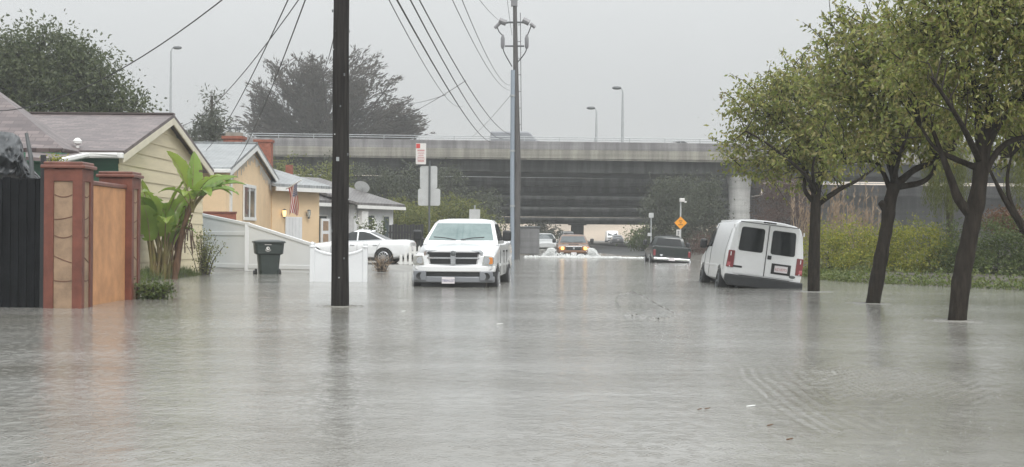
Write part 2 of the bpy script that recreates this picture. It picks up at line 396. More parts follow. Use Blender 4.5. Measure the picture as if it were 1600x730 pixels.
# ================================================================ the setting
def kerb(y): return -3.0 + .0646 * (y - 24.5)
def bank(y): return 9.2 + max(0.0, 40 - y) * .53
def ground_z(x, y):
    z = -.38
    z += .50 * sstep(y, 41.5, 49) * sstep(kerb(y) - x, .6, 2.6)               # front yards on the left
    z += .50 * sstep(-x, 8.6, 9.8) * sstep(y, 27, 31) * (1 - sstep(y, 41, 45))   # planting strip by the first house
    z += .62 * sstep(x, bank(y) - .3, bank(y) + 1.6) * sstep(y, 18, 26)           # bank under the hedge
    f = sstep(y, 92, 118); z = lerp(z, max(z, .05), f)
    if abs(x) < 40 and y < 80: z += .05 * noise.noise(Vector((x * .5, y * .5, 0)))
    return z
xs = [-200, -140, -90, -60, -40, -30] + [-24 + i * .8 for i in range(60)] + [26, 32, 40, 60, 90, 140, 200]
ys = [-40, -20, 0, 10] + [16 + i * 1.0 for i in range(60)] + [78, 84, 90, 94, 98, 102, 106, 110, 114, 118, 124, 140, 180, 240, 320, 430]
g = MB()
o_ = 0
for y in ys:
    for x in xs: g.v.append((x, y, ground_z(x, y)))
nx = len(xs)
for j in range(len(ys) - 1):
    for i in range(nx - 1): g.f.append((j * nx + i, j * nx + i + 1, (j + 1) * nx + i + 1, (j + 1) * nx + i))
tag(g.build('ground', 'soil', smooth=True), kind='structure')
w = MB(); w.add([(-190, -30, 0), (190, -30, 0), (190, 150, 0), (-190, 150, 0)], [(0, 1, 2, 3)])
tag(w.build('water', 'water'), kind='structure')
r_ = MB(); rl = []
for y in (90, 96, 102, 108, 114, 118, 126, 150, 200, 260, 330): rl.append((kerb(y), kerb(y) + 9.0, y))
for a, b, y in rl: r_.v += [(a, y, ground_z(a, y) + .012), (b, y, ground_z(b, y) + .012)]
for i in range(len(rl) - 1): r_.f.append((2 * i, 2 * i + 1, 2 * i + 3, 2 * i + 2))
tag(r_.build('road', 'asphalt', smooth=True), kind='structure')
for s_, nm in ((0, 'kerb'), (9.0, 'kerb')):
    k_ = MB(); yy = [100, 108, 118, 150, 200, 260]
    for a, b in zip(yy, yy[1:]):
        k_.hexa([V(kerb(a) + s_ - .15, a, 0), V(kerb(a) + s_ + .15, a, 0), V(kerb(b) + s_ + .15, b, 0), V(kerb(b) + s_ - .15, b, 0),
                 V(kerb(a) + s_ - .15, a, .2), V(kerb(a) + s_ + .15, a, .2), V(kerb(b) + s_ + .15, b, .2), V(kerb(b) + s_ - .15, b, .2)])
    tag(k_.build(nm, 'pavement'), kind='structure')
d_ = MB()    # concrete driveway of the houses on the left
dp = [(-12, 44.5), (-12, 60), (kerb(56) - .6, 56), (kerb(45) - .6, 45)]
d_.grid(lambda u, v: (lambda x, y: V(x, y, ground_z(x, y) + .035))(lerp(lerp(-12, kerb(44.5) - .5, u), lerp(-12, kerb(58) - .5, u), v), lerp(44.5, 58, v)), 14, 14)
tag(d_.build('driveway', 'pavement', smooth=True), kind='structure')
h_ = MB()
h_.grid(lambda u, v: V(lerp(-150, 190, u), 300 + 70 * v + 6 * noise.noise(V(u * 9, v * 4, 1)), -.5 + 17 * v ** .8 + 1.5 * noise.noise(V(u * 14, v * 5, 3))), 60, 14)
tag(h_.build('hills', 'tan_far', smooth=True), kind='structure')

# waves: fan of ripples where the flow runs off the kerb, and the ring of a swirl over a drain
def fan(u, v):
    x = 1.55 + 2.9 * u; y = 8.4 + 6.0 * v
    cx = 2.02 + .05 * sin(y * 1.1) + .16 * sstep(y, 12.4, 13.8)
    d = x - cx; my = sstep(y, 8.7, 9.6) * (1 - sstep(y, 12.8, 14.0))
    a = 0
    if d > -.12:
        a += .005 * exp(-max(d, 0) / .42) * sin(2 * pi * d / (.095 + .03 * max(0, d))) * sstep(d, -.1, .02) * my
        q = sstep(d, .35, .8) * (1 - sstep(d, 1.5, 2.2)) * sstep(y, 10.4, 11.2) * (1 - sstep(y, 13.0, 13.9))
        a += .0032 * q * (sin(2 * pi * (d * .8 + y * .35) / .075) + sin(2 * pi * (d * .7 - y * .4) / .09))
        a += .005 * exp(-((y - 10.0 - .25 * d) / .06) ** 2) * sstep(d, -.1, .1) * (1 - sstep(d, .3, .9))
    a *= .35 + 1.3 * max(0, .5 + .9 * noise.noise(V(x * 3.2, y * 1.7, 2)))
    e = sstep(u, 0, .06) * (1 - sstep(u, .92, 1)) * sstep(v, 0, .05) * (1 - sstep(v, .95, 1))
    return V(x, y, -.003 + (.0055 + a) * e)
wf = MB(); wf.grid(fan, 150, 210); tag(wf.build('water_ripples', 'water', smooth=True, ang=180), kind='structure')
ring = [(1037, 487), (1052, 491), (1056, 492), (1050, 487), (1040, 482), (1028, 476), (1017, 469), (1009, 464), (998, 460), (988, 456), (978, 459), (968, 461), (962, 468), (968, 476), (968, 483), (975, 489), (986, 493), (997, 492), (1012, 496), (1024, 498), (1037, 498), (1047, 497), (1056, 492)]
sw = MB(); r2 = random.Random(4); pts = []
for x, y in ring[2:]:
    Yd = F * CAMZ / (y - 368 - (x - 800) * .007); pts.append(V(px(x, Yd), Yd, 0))
pp = smooth_path(pts, 5)
seg = []
for i, p in enumerate(pp):
    q = p + V(r2.gauss(0, .010), r2.gauss(0, .03), -.006)
    seg.append(q)
for i in range(0, len(seg) - 5, 5):
    if r2.random() < .93: sw.tube(seg[i:i + 6], [.005, .022, .03, .027, .02, .005], 6)
tag(sw.build('water_swirl', 'water', smooth=True), kind='structure')

# ---------------------------------------------------------------- sky, light, air
wd = bpy.data.worlds.new('World'); sc.world = wd; wd.use_nodes = True
nt = wd.node_tree; bg = nt.nodes['Background']
SUN_EL, SUN_AZ = R(42), R(160)
sky = N(nt, 'ShaderNodeTexSky', sky_type='NISHITA'); sky.sun_disc = False; sky.sun_elevation = SUN_EL; sky.sun_rotation = SUN_AZ
sky.air_density = 1.0; sky.dust_density = 6.0
hs = N(nt, 'ShaderNodeHueSaturation'); hs.inputs['Saturation'].default_value = .10; nt.links.new(sky.outputs[0], hs.inputs['Color'])
tc = N(nt, 'ShaderNodeTexCoord'); sx = N(nt, 'ShaderNodeSeparateXYZ'); nt.links.new(tc.outputs['Generated'], sx.inputs[0])
el = math_n(nt, 'MAXIMUM', sx.outputs['Z'], 0.0)
nz = N(nt, 'ShaderNodeTexNoise'); nz.inputs['Scale'].default_value = 2.2; nz.inputs['Detail'].default_value = 5; nt.links.new(tc.outputs['Generated'], nz.inputs['Vector'])
grad = math_n(nt, 'ADD', math_n(nt, 'MULTIPLY', el, SKY_GRAD), SKY_BASE)       # overcast deck: brighter overhead than at the horizon
grad = math_n(nt, 'MULTIPLY', grad, math_n(nt, 'ADD', math_n(nt, 'MULTIPLY', nz.outputs['Fac'], .16), .92))
ov = N(nt, 'ShaderNodeCombineColor')
nt.links.new(math_n(nt, 'MULTIPLY', grad, .965), ov.inputs[0]); nt.links.new(math_n(nt, 'MULTIPLY', grad, .995), ov.inputs[1]); nt.links.new(math_n(nt, 'MULTIPLY', grad, 1.005), ov.inputs[2])
mxs = N(nt, 'ShaderNodeMix', data_type='RGBA'); mxs.inputs[0].default_value = .85     # cloud cover over the clear sky
nt.links.new(hs.outputs[0], mxs.inputs[6]); nt.links.new(ov.outputs[0], mxs.inputs[7])
nt.links.new(mxs.outputs[2], bg.inputs['Color']); bg.inputs['Strength'].default_value = .1
sl = bpy.data.lights.new('sun', 'SUN'); sl.energy = 1.5; sl.angle = R(25); sl.color = (1, .97, .93)
so = bpy.data.objects.new('sun', sl); col.objects.link(so)
sd = V(sin(SUN_AZ) * cos(SUN_EL), cos(SUN_AZ) * cos(SUN_EL), sin(SUN_EL))
so.rotation_euler = sd.to_track_quat('Z', 'Y').to_euler(); so.location = (0, -10, 30)
hz = MB(); hz.box((0, 200, 13), (430, 520, 30))
hm = bpy.data.materials.new('haze'); hm.use_nodes = True; hn = hm.node_tree
hn.nodes.remove(hn.nodes['Principled BSDF']); pv = N(hn, 'ShaderNodeVolumePrincipled')
pv.inputs['Color'].default_value = (.93, .95, .96, 1); pv.inputs['Density'].default_value = HAZE; pv.inputs['Anisotropy'].default_value = .2
hn.links.new(pv.outputs[0], hn.nodes['Material Output'].inputs['Volume'])
tag(hz.build('haze', hm), kind='stuff')

cam = bpy.data.cameras.new('camera'); co = bpy.data.objects.new('camera', cam); col.objects.link(co)
cam.sensor_width = 36; cam.lens = F / 1600 * 36; cam.clip_end = 3000; cam.clip_start = .1
co.matrix_world = Matrix.Translation((0, 0, CAMZ)) @ Matrix.Rotation(pi / 2 + 3 / F, 4, 'X') @ Matrix.Rotation(ROLL, 4, 'Z')
sc.camera = co
sc.view_settings.view_transform = 'Standard'; sc.view_settings.look = 'None'; sc.view_settings.exposure = EXPO; sc.view_settings.gamma = 1
sc.render.engine = 'CYCLES'; sc.cycles.use_denoising = True; sc.cycles.volume_bounces = 2; sc.cycles.max_bounces = 7
sc.cycles.diffuse_bounces = 3; sc.cycles.glossy_bounces = 4; sc.cycles.transparent_max_bounces = 6; sc.cycles.caustics_reflective = False; sc.cycles.caustics_refractive = False

# ================================================================ freeway overpasses
def overpass(label, Y, depth, x0, x1, rail_z, top, deck, low, tilt=0.0, mats=('concrete_purple', 'concrete', 'concrete_shaded'), rail=True, cols=(), name='highway_overpass', gr=None):
    """tilt = rise per metre of x (the deck is banked a little); heights given at x = 0"""
    t = thing(name, label, 'overpass', (0, Y, 0), group=gr)
    def bar(m, za, zb, ya, yb, nm, bev=0.03):
        b = MB(); z = lambda x, q: q + x * tilt
        b.hexa([V(x0, ya, z(x0, za)), V(x1, ya, z(x1, za)), V(x1, yb, z(x1, za)), V(x0, yb, z(x0, za)),
                V(x0, ya, z(x0, zb)), V(x1, ya, z(x1, zb)), V(x1, yb, z(x1, zb)), V(x0, yb, z(x0, zb))])
        return b.build(nm, m, t, bevel=bev)
    bar(mats[1], deck, deck + (top - deck) * .52, 0, depth, 'deck_slab')
    bar(mats[0], deck + (top - deck) * .52 + .002, top, .12, .5, 'barrier')
    bar(mats[0], deck + (top - deck) * .52 + .002, top, depth - .5, depth - .12, 'barrier')
    bar(mats[1], deck - .12, deck - .002, .06, .5, 'drip_edge')
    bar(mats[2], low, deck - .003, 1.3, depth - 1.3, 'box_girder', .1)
    if rail:
        b = MB()
        for yy in (.3,):
            for zz in (.18, .36): b.tube([V(x0, yy, top + zz + x0 * tilt), V(x1, yy, top + zz + x1 * tilt)], .035, 6)
            x = x0
            while x <= x1:
                b.box((x, yy, top + .18 + x * tilt), (.06, .06, .38)); x += 3.0
        b.build('guard_rail', 'galv', t)
    for cx, cw, m in cols:
        b = MB(); b.lathe([(cw * 1.25, low - .02), (cw * 1.05, low - .9), (cw, low - 1.8), (cw, -1.0)], (cx, 2.3, cx * tilt), 28)
        b.build('column', m, t, smooth=True)
    return t
Z = lambda y, Y: CAMZ + (368 - y) / F * Y
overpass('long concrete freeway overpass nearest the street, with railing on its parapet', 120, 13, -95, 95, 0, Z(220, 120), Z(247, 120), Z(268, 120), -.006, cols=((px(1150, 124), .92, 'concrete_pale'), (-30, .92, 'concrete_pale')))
overpass('second freeway deck just behind the first overpass', 134.4, 13, -90, 24, 0, Z(277, 134.4), Z(289, 134.4), Z(300, 134.4), -.004, rail=False, mats=('concrete_shaded', 'concrete_shaded', 'concrete_shaded'), cols=((-14, .8, 'concrete_shaded'),), gr='parallel decks under the freeway')
overpass('third freeway deck in the gloom under the overpass', 148.8, 14, -90, 34, 0, Z(303, 148.8), Z(311, 148.8), Z(319, 148.8), -.004, rail=False, mats=('concrete_shaded', 'concrete_shaded', 'concrete_shaded'), gr='parallel decks under the freeway')
overpass('fourth freeway deck in the gloom under the overpass', 164.2, 16, -90, 40, 0, Z(321, 164.2), Z(328, 164.2), Z(336, 164.2), -.003, rail=False, mats=('concrete_shaded', 'concrete_shaded', 'concrete_shaded'), gr='parallel decks under the freeway')
overpass('lowest and farthest freeway deck, standing on a square grey pier', 181.6, 18, -90, 60, 0, Z(339, 181.6), Z(343, 181.6), Z(348, 181.6), -.002, rail=False, mats=('concrete_shaded', 'concrete_shaded', 'concrete_shaded'), cols=(), gr='parallel decks under the freeway')
pr = thing('bridge_pier', 'square grey bridge pier in the road under the farthest deck', 'pier', (px(902.5, 182.6), 182.6, 0))
b = MB(); b.box((0, .9, .95), (1.6, 1.6, 3.4)); b.build('shaft', 'concrete_shaded', pr, bevel=.06)
b = MB(); b.box((0, .9, 2.76), (2.3, 2.0, .24)); b.build('cap', 'concrete_shaded', pr, bevel=.04)
# lower ramp with its retaining wall on the right
rp_ = thing('ramp_wall', 'long grey retaining wall of the lower ramp behind the street trees', 'wall', (0, 132, 0))
b = MB(); b.hexa([V(24, 3, -1), V(110, 3, -1), V(110, 14, -1), V(24, 14, -1), V(24, 3, 5.3), V(110, 3, 4.7), V(110, 14, 4.7), V(24, 14, 5.3)]); b.build('wall', 'ramp', rp_)
b = MB(); b.hexa([V(24, 2.7, 5.302), V(110, 2.7, 4.702), V(110, 3.1, 4.702), V(24, 3.1, 5.302), V(24, 2.7, 6.35), V(110, 2.7, 6.1), V(110, 3.1, 6.1), V(24, 3.1, 6.35)]); b.build('parapet', 'concrete_purple', rp_, bevel=.03)
b = MB()
for zz in (.16, .32): b.tube([V(24, 2.9, 6.35 + zz), V(110, 2.9, 6.1 + zz)], .04, 6)
for i in range(28): b.box((24 + i * 3.1, 2.9, 6.35 - .0029 * i * 3.1 + .16), (.06, .06, .36))
b.build('guard_rail', 'galv', rp_)

# freeway street lights
def freeway_light(x, ytop, Y, arm, label, zb):
    top = P(x, ytop, Y); t = thing('street_lamp', label, 'street lamp', (top.x, Y, zb)); H = top.z - zb
    b = MB(); b.tube([V(0, 0, 0), V(0, 0, H * .6), V(0, 0, H)], [.13, .10, .07], 10); b.build('pole', 'galv', t, smooth=True)
    b = MB(); b.tube(smooth_path([V(0, 0, H), V(arm * .35, 0, H + .28), V(arm, 0, H + .33)], 4), .045, 6); b.build('arm', 'galv', t, smooth=True)
    b = MB(); b.lathe([(.02, -.4), (.13, -.25), (.16, .1), (.1, .38), (.02, .42)], (arm * 1.2, 0, H + .30), 10, 'X'); b.build('lamp_head', 'steel_dark', t, smooth=True)
freeway_light(267, 80, 124, .45, 'tall slender street lamp rising behind the left-hand house roofs', 5.5)
freeway_light(932, 174, 131, -.45, 'shorter street lamp on the overpass with arm to the left', Z(222, 131) - .8)
freeway_light(973, 143, 122, -.45, 'taller street lamp on the overpass with arm to the left', Z(222, 122) - .8)

# ================================================================ brick gate posts, panel wall and black gate
def gate_post(x0, y0, wdt, h, label, capdrop=0):
    t = thing('gate_pillar', label, 'pillar', (x0, y0, 0)); zb = -.5
    b = MB(); fr = .16
    # corner strips leave a recessed panel on each visible face
    b.box((wdt / 2, wdt / 2, (h + zb) / 2), (wdt - .07, wdt - .07, h - zb))
    for (cx, cy, sx_, sy_) in ((fr / 2, fr / 2, fr, fr), (wdt - fr / 2, fr / 2, fr, fr), (fr / 2, wdt - fr / 2, fr, fr), (wdt - fr / 2, wdt - fr / 2, fr, fr)):
        b.box((cx, cy, (h + zb) / 2 + .001), (sx_, sy_, h - zb - .002))
    b.box((wdt / 2, wdt / 2, h - .11), (wdt - .004, wdt - .004, .2))
    b.build('post', 'terracotta', t, bevel=.008)
    c = MB(); c.box((wdt / 2, wdt / 2, h + .03), (wdt + .1, wdt + .1, .06)); c.box((wdt / 2, wdt / 2, h + .085), (wdt + .02, wdt + .02, .055)); c.build('cap', 'terracotta_cap', t, bevel=.018)
    p1 = MB(); p1.box((wdt / 2, .033, (h - .21 + zb) / 2), (wdt - 2 * fr - .004, .012, h - .21 - zb)); a1 = p1.build('inlay_panel', 'tan_inlay', t)
    p2 = MB(); p2.box((wdt - .033, wdt / 2, (h - .21 + zb) / 2), (.012, wdt - 2 * fr - .004, h - .21 - zb)); a2 = p2.build('inlay_panel', 'tan_inlay', t)
    for pan, axis in ((a1, 0), (a2, 1)):
        gl = MB(); ww = wdt - 2 * fr - .02
        for k, zz in enumerate((h - .45, h - .82, h - 1.12, h - 1.5, h - 1.85)):
            sg = (1, .3, 1, .2, .4)[k]; ptsA = []
            for i in range(9):
                u = i / 8; z = zz + sg * .04 * (4 * (u - .5) ** 2 - .5) + (-.11 * (u - .5) if k == 3 else .05 * (u - .5) if k == 1 else 0)
                ptsA.append(V(fr + .01 + u * ww, .025, z) if axis == 0 else V(wdt - .025, fr + .01 + u * ww, z))
            gl.tube(ptsA, .009, 5)
        gl.build('arc_groove', 'groove', pan)
    return t
gate_post(px(68, 23.1), 23.1, .63, 2.30, 'nearer red terracotta gate pillar with tan inlay, beside the black gate')
gate_post(px(206, 26.2) - .62, 26.2, .62, 2.28, 'farther red terracotta gate pillar beside the banana plants')
t = thing('panel_wall', 'orange stucco wall panel with red coping between two gate pillars', 'wall', (px(130, 23.1) - .16, 23.73, 0))
b = MB(); b.box((-.07, 1.235, .78), (.14, 2.464, 2.56)); b.build('panel', 'orange_stucco', t, bevel=.006)
b = MB(); b.box((-.07, 1.235, 2.10), (.2, 2.464, .075)); b.build('coping', 'terracotta_cap', t, bevel=.02)
t = thing('metal_gate', 'tall black ribbed metal gate left of the nearer pillar', 'gate', (px(66, 23.3), 23.3, 0))
b = MB()
for i in range(62):
    x = -.05 - i * .068; hh = 2.12 + .02 * (i / 6) + .02 * sin(i * 1.1); b.box((x - .034, 0.0 if i % 2 else .026, (hh - .5) / 2), (.067, .03, hh + .5))
b.box((-2.1, .03, .83), (4.2, .012, 2.62)); b.build('ribbed_sheet', 'gate_black', t, bevel=.006)
for z in (.35, 1.25, 2.0):
    b = MB(); b.box((-2.1, .06, z), (4.2, .04, .06)); b.build('cross_rail', 'gate_black', t, bevel=.004)
b = MB(); b.box((.0, .03, 1.03), (.075, .075, 3.0)); b.build('gate_post', 'black_plastic', t, bevel=.006)
t = thing('wooden_pole', 'thin dark pole leaning behind the black gate', 'pole', P(56, 290, 23.9)); bp_ = P(56, 290, 23.9)
b = MB(); b.tube([V(0, 0, -.6), P(48, 245, 23.9) - bp_, P(41, 208, 23.9) - bp_], [.045, .04, .03], 8); b.build('shaft', 'steel_dark', t)
tp = MB()
top = [(-60, 200), (-20, 205), (6, 206), (20, 208), (30, 214), (35, 226), (37, 243), (44, 258), (56, 270), (66, 281)]
def tarp_pt(u, v):
    k = u * (len(top) - 1); i = min(int(k), len(top) - 2); f = k - i
    x = lerp(top[i][0], top[i + 1][0], f); y = lerp(top[i][1], top[i + 1][1], f)
    bulge = sin(pi * v) * .35; yy = lerp(y, 294, v)
    return P(x + 6 * noise.noise(V(u * 5, v * 4, 0)) * v, yy, 24.35 - bulge + .20 * abs(noise.noise(V(u * 7, v * 4, 7))) + .09 * abs(noise.noise(V(u * 13 + v * 6, v * 7, 3))) + .02 * noise.noise(V(u * 40, v * 26, 7)) + .5 * max(0, (.5 - v)) * (1 - u))
tp.grid(tarp_pt, 90, 40)
o = tp.build('tarp', 'tarp', smooth=True, solid=.008, ang=70); tag(o, 'dark grey plastic tarp bunched up over the black gate', 'tarp')

# ================================================================ houses
def boards(mb, p0, p1, z0, zf, pitch, out, lap=.022):
    """lap siding between ground points p0, p1; zf(t) gives the top edge along the wall; out = outward normal"""
    p0, p1, out = Vector(p0), Vector(p1), Vector(out).normalized(); n = 24
    ztop = max(zf(i / n) for i in range(n + 1)); z = z0
    while z < ztop - .02:
        ts = [i / n for i in range(n + 1) if zf(i / n) > z + .01]
        if len(ts) > 1:
            for a, b_ in zip(ts, ts[1:]):
                pa, pb = p0.lerp(p1, a), p0.lerp(p1, b_); za, zb = min(z + pitch, zf(a)), min(z + pitch, zf(b_))
                mb.add([V(pa.x, pa.y, z) + out * lap, V(pb.x, pb.y, z) + out * lap, V(pb.x, pb.y, zb) + out * .004, V(pa.x, pa.y, za) + out * .004,
                        V(pa.x, pa.y, z), V(pb.x, pb.y, z)], [(0, 1, 2, 3), (4, 5, 1, 0)])
        z += pitch
def rel(t, p): return Vector(p) - Vector(t.location)
def window(parent, c, wdt, h, along, out, m='glass_grey', frame='white_trim', bars=1, fw=.07):
    """window set on a wall; c = centre, along = direction of its width, out = outward normal"""
    a = Vector(along).normalized(); n = Vector(out).normalized(); z = V(0, 0, 1); c = Vector(c)
    def bx(mb, u, v, du, dv, d0, d1):
        q = [(-1, -1), (1, -1), (1, 1), (-1, 1)]
        mb.hexa([c + a * (u + s_ * du / 2) + z * (v + s2 * dv / 2) + n * d for d in (d0, d1) for s_, s2 in q])
    f = MB(); bx(f, 0, h / 2 - fw / 2, wdt, fw, .012, .06); bx(f, 0, -h / 2 + fw / 2, wdt, fw, .012, .075)
    bx(f, -wdt / 2 + fw / 2, 0, fw, h - 2 * fw, .012, .06); bx(f, wdt / 2 - fw / 2, 0, fw, h - 2 * fw, .012, .06)
    for k in range(bars): bx(f, (k + 1) / (bars + 1) * wdt - wdt / 2, 0, fw * .7, h - 2 * fw, .022, .05)
    fo = f.build('window', frame, parent, bevel=.006)
    g_ = MB(); bx(g_, 0, 0, wdt - 2 * fw + .01, h - 2 * fw + .01, .012, .026); g_.build('pane', m, fo)
    return fo

# ---- cream and green house
H1 = thing('house', 'cream clapboard gable house with green side wall and brown shingle roof', 'house', (-10.17, 36.3, 0))
XW, Y0, Y1, YM = -10.17, 36.3, 46.2, 41.1; ZE, ZA = Z(242, 36.3) - .03, Z(191, 41.1)
b = MB(); b.prism([rel(H1, (XW, Y0, -.3)), rel(H1, (XW, Y1, -.3)), rel(H1, (XW, Y1, ZE)), rel(H1, (XW, YM, ZA)), rel(H1, (XW, Y0, ZE))], (-16, 0, 0)); wl = b.build('wall', 'green_wall', H1)
b = MB(); boards(b, rel(H1, (XW, Y0, 0)), rel(H1, (XW, Y1, 0)), -.3, lambda s_: lerp(ZE, ZA, 1 - abs(lerp(Y0, Y1, s_) - YM) / (YM - Y0) * (1 if lerp(Y0, Y1, s_) < YM else (YM - Y0) / (Y1 - YM))), .37, (1, 0, 0), .03); b.build('clapboard', 'cream_board', H1)
def gable_roof(t, xw, y0, ym, y1, ze, za, xb, oh=.28, oe=.45, m='roof_brown', tr='cream_trim'):
    s0 = (za - ze) / (ym - y0); s1 = (za - ze) / (y1 - ym); roof = MB()
    a0 = (y0 - oe, ze - s0 * oe); a1 = (y1 + oe, ze - s1 * oe)
    for (ya, zb_), sgn in ((a0, 1), (a1, -1)):
        pts = [rel(t, (xw + oh, ya, zb_ + .06)), rel(t, (xw + oh, ym, za + .06)), rel(t, (xb, ym, za + .06)), rel(t, (xb, ya, zb_ + .06))]
        roof.prism(pts, (0, 0, .10))
    ro = roof.build('roof', m, t)
    rc = MB(); rc.box(rel(t, ((xw + oh + xb) / 2, ym, za + .17)), (xw + oh - xb, .3, .05)); rc.build('ridge_cap', m, ro)
    for (ya, zb_), sgn in ((a0, 1), (a1, -1)):
        f = MB(); f.prism([rel(t, (xw + oh + .003, ya, zb_ - .14)), rel(t, (xw + oh + .003, ym, za - .14)), rel(t, (xw + oh + .003, ym, za + .058)), rel(t, (xw + oh + .003, ya, zb_ + .058))], (-.04, 0, 0))
        f.build('barge_board', tr, ro, bevel=.005)
    g_ = MB(); g_.box(rel(t, ((xw + oh + xb) / 2, a0[0] - .06, a0[1] + .03)), (xw + oh - xb, .12, .14)); g_.build('gutter', 'white_trim', ro, bevel=.02)
    return ro
r1 = gable_roof(H1, XW, Y0, YM, Y1, ZE, ZA, -26)
b = MB(); b.slab([rel(H1, P(137, 240, 35.7)), rel(H1, P(98, 249, 32.6)), rel(H1, P(40, 245, 32.6)), rel(H1, P(40, 232, 35.7))], .08); lo = b.build('lower_roof', 'roof_brown', H1)
b = MB(); b.tube([rel(H1, P(184, 242, 35.6)), rel(H1, P(136, 242.5, 35.6)), rel(H1, P(95, 251, 32.4))], .065, 6); b.build('gutter', 'white_trim', lo)
b = MB(); vp = rel(H1, P(121, 241, 36.2)); b.tube([vp, vp + V(0, 0, .22)], .05, 10); b.lathe([(.02, 0), (.11, .03), (.12, .1), (.05, .17), (.01, .18)], vp + V(0, 0, .24), 12); b.build('roof_vent', 'white_trim', r1, smooth=True)
# hip-roofed wing nearer the gate
W1 = thing('house', 'hip roofed house wing with green fascia behind the black gate', 'house', P(98, 235, 34.5))
C = Vector((0, 0, 0)); e = .35
b = MB(); b.add([C, V(-14, -1.4, 0), V(-14, 3.4, 2.15), V(-3.4, 3.4, 2.15), V(0, 1.7, 0), V(-3.4, 9, 2.15)], [(0, 3, 2, 1), (0, 4, 3)])
b.build('roof', 'roof_brown', W1, solid=.1)
b = MB(); b.prism([V(-.02, .02, -.30), V(-14, -1.38, -.30), V(-14, -1.38, -.06), V(-.02, .02, -.06)], (0, .05, 0)); b.box((-.03, .8, -.18), (.05, 1.5, .24)); b.build('fascia', 'green_wall', W1)
b = MB(); b.prism([V(-.5, .45, -3.6), V(-14, -.9, -3.6), V(-14, 5, -3.6), V(-.5, 5, -3.6)], (0, 0, 3.4)); b.build('wall', 'green_wall', W1)
# ---- peach house
H2 = thing('house', 'peach stucco gable house with blue grey roof and porch wing', 'house', P(388, 425, 56))
X2 = -10.42; Ya, Yb, Ym2 = 51.2, 61.2, 56.1; ZA2, ZE2 = Z(232.5, 56), 3.55
b = MB(); b.prism([rel(H2, (X2, Ya, -.3)), rel(H2, (X2, Yb, -.3)), rel(H2, (X2, Yb, ZE2)), rel(H2, (X2, Ym2, ZA2)), rel(H2, (X2, Ya, ZE2))], (-14, 0, 0)); wl2 = b.build('wall', 'peach_stucco', H2)
r2_ = gable_roof(H2, X2, Ya, Ym2, Yb, ZE2, ZA2, -25, .25, .3, 'roof_blue', 'white_trim')
window(H2, rel(H2, (X2, 55.7, Z(344, 55.7) + .62)), 2.6, 1.42, (0, 1, 0), (1, 0, 0), 'glass_grey', 'white_trim', 1, .13)
b = MB(); b.box(rel(H2, (X2 + .03, 52.0, 1.6)), (.06, .28, 3.4)); b.build('downpipe', 'white_trim', H2)
lp_ = []; lights = MB(); rr = random.Random(3)
for s_ in range(40):
    u = s_ / 39; y = lerp(Ya, Yb, u); zz = ZE2 + (ZA2 - ZE2) * (1 - abs(y - Ym2) / (Ym2 - Ya if y < Ym2 else Yb - Ym2)) - .25
    lp_.append(rel(H2, (X2 + .06, y, zz))); lp_.append(rel(H2, (X2 + .06, y + .03, zz - rr.uniform(.05, .42)))); lp_.append(rel(H2, (X2 + .06, y + .08, zz + .01)))
lights.tube(lp_, .016, 5); lights.build('string_lights', 'sign_back', H2)
# porch wing
pa, pb = P(430, 300, 61), P(499, 300, 63.5); dirp = V(pb.x - pa.x, pb.y - pa.y, 0).normalized(); outp = V(dirp.y, -dirp.x, 0); Lp = (V(pb.x, pb.y, 0) - V(pa.x, pa.y, 0)).length
def wp(s_, z, o=0): return rel(H2, V(pa.x, pa.y, 0) + dirp * s_ + outp * o + V(0, 0, z))
ztp = 3.3
b = MB(); b.prism([wp(-.2, -.3), wp(Lp, -.3), wp(Lp, ztp), wp(-.2, ztp)], -outp * 4); b.build('wing_wall', 'peach_stucco', H2)
b = MB(); b.prism([wp(-.6, ztp - .02, .5), wp(Lp + .3, ztp - .02, .5), wp(Lp - 1.3, ztp + 1.15, -3.2), wp(-2.2, ztp + 1.3, -3.2)], (0, 0, .12)); b.prism([wp(Lp + .3, ztp - .02, .5), wp(Lp + .3, ztp - .02, -5), wp(Lp - 1.3, ztp + 1.15, -3.2)], (0, 0, .12)); wr = b.build('wing_roof', 'roof_blue', H2)
b = MB(); b.prism([wp(-.5, ztp - .2, .46), wp(Lp + .3, ztp - .2, .46), wp(Lp + .3, ztp - .025, .46), wp(-.5, ztp - .025, .46)], outp * .06); b.build('fascia', 'white_trim', wr)
b = MB(); b.prism([wp(.62, -.2, .012), wp(1.72, -.2, .012), wp(1.72, 2.0, .012), wp(.62, 2.0, .012)], outp * .05); dr = b.build('garage_door', 'white_wall', H2, bevel=.01)
b = MB()
for k in range(5): b.prism([wp(.62 + .22 * k, -.2, .063), wp(.64 + .22 * k, -.2, .063), wp(.64 + .22 * k, 1.95, .063), wp(.62 + .22 * k, 1.95, .063)], outp * .004)
b.build('door_seam', 'grey_wall', dr)
def coach_lamp(c, lit):
    b = MB(); b.box(c + outp * .06, (.06, .06, .12)); b.lathe([(.02, .24), (.11, .19), (.03, .17)], c + outp * .16, 10); b.lathe([(.02, -.18), (.07, -.12), (.03, -.1)], c + outp * .16, 10)
    l = b.build('wall_lamp', 'steel_dark', H2); g_ = MB(); g_.lathe([(.05, -.1), (.085, .02), (.08, .17)], c + outp * .16, 10); g_.build('lamp_glass', 'lamp_warm' if lit else 'clear_lens', l, smooth=True)
coach_lamp(wp(.42, 2.1), True); coach_lamp(wp(2.05, 2.1), False)
b = MB(); b.prism([wp(Lp - .02, 0, .1), wp(Lp + .55, 0, .1), wp(Lp + .55, 1.95, .1), wp(Lp - .02, 1.95, .1)], outp * .06); sh = b.build('lattice_panel', 'white_wall', H2)
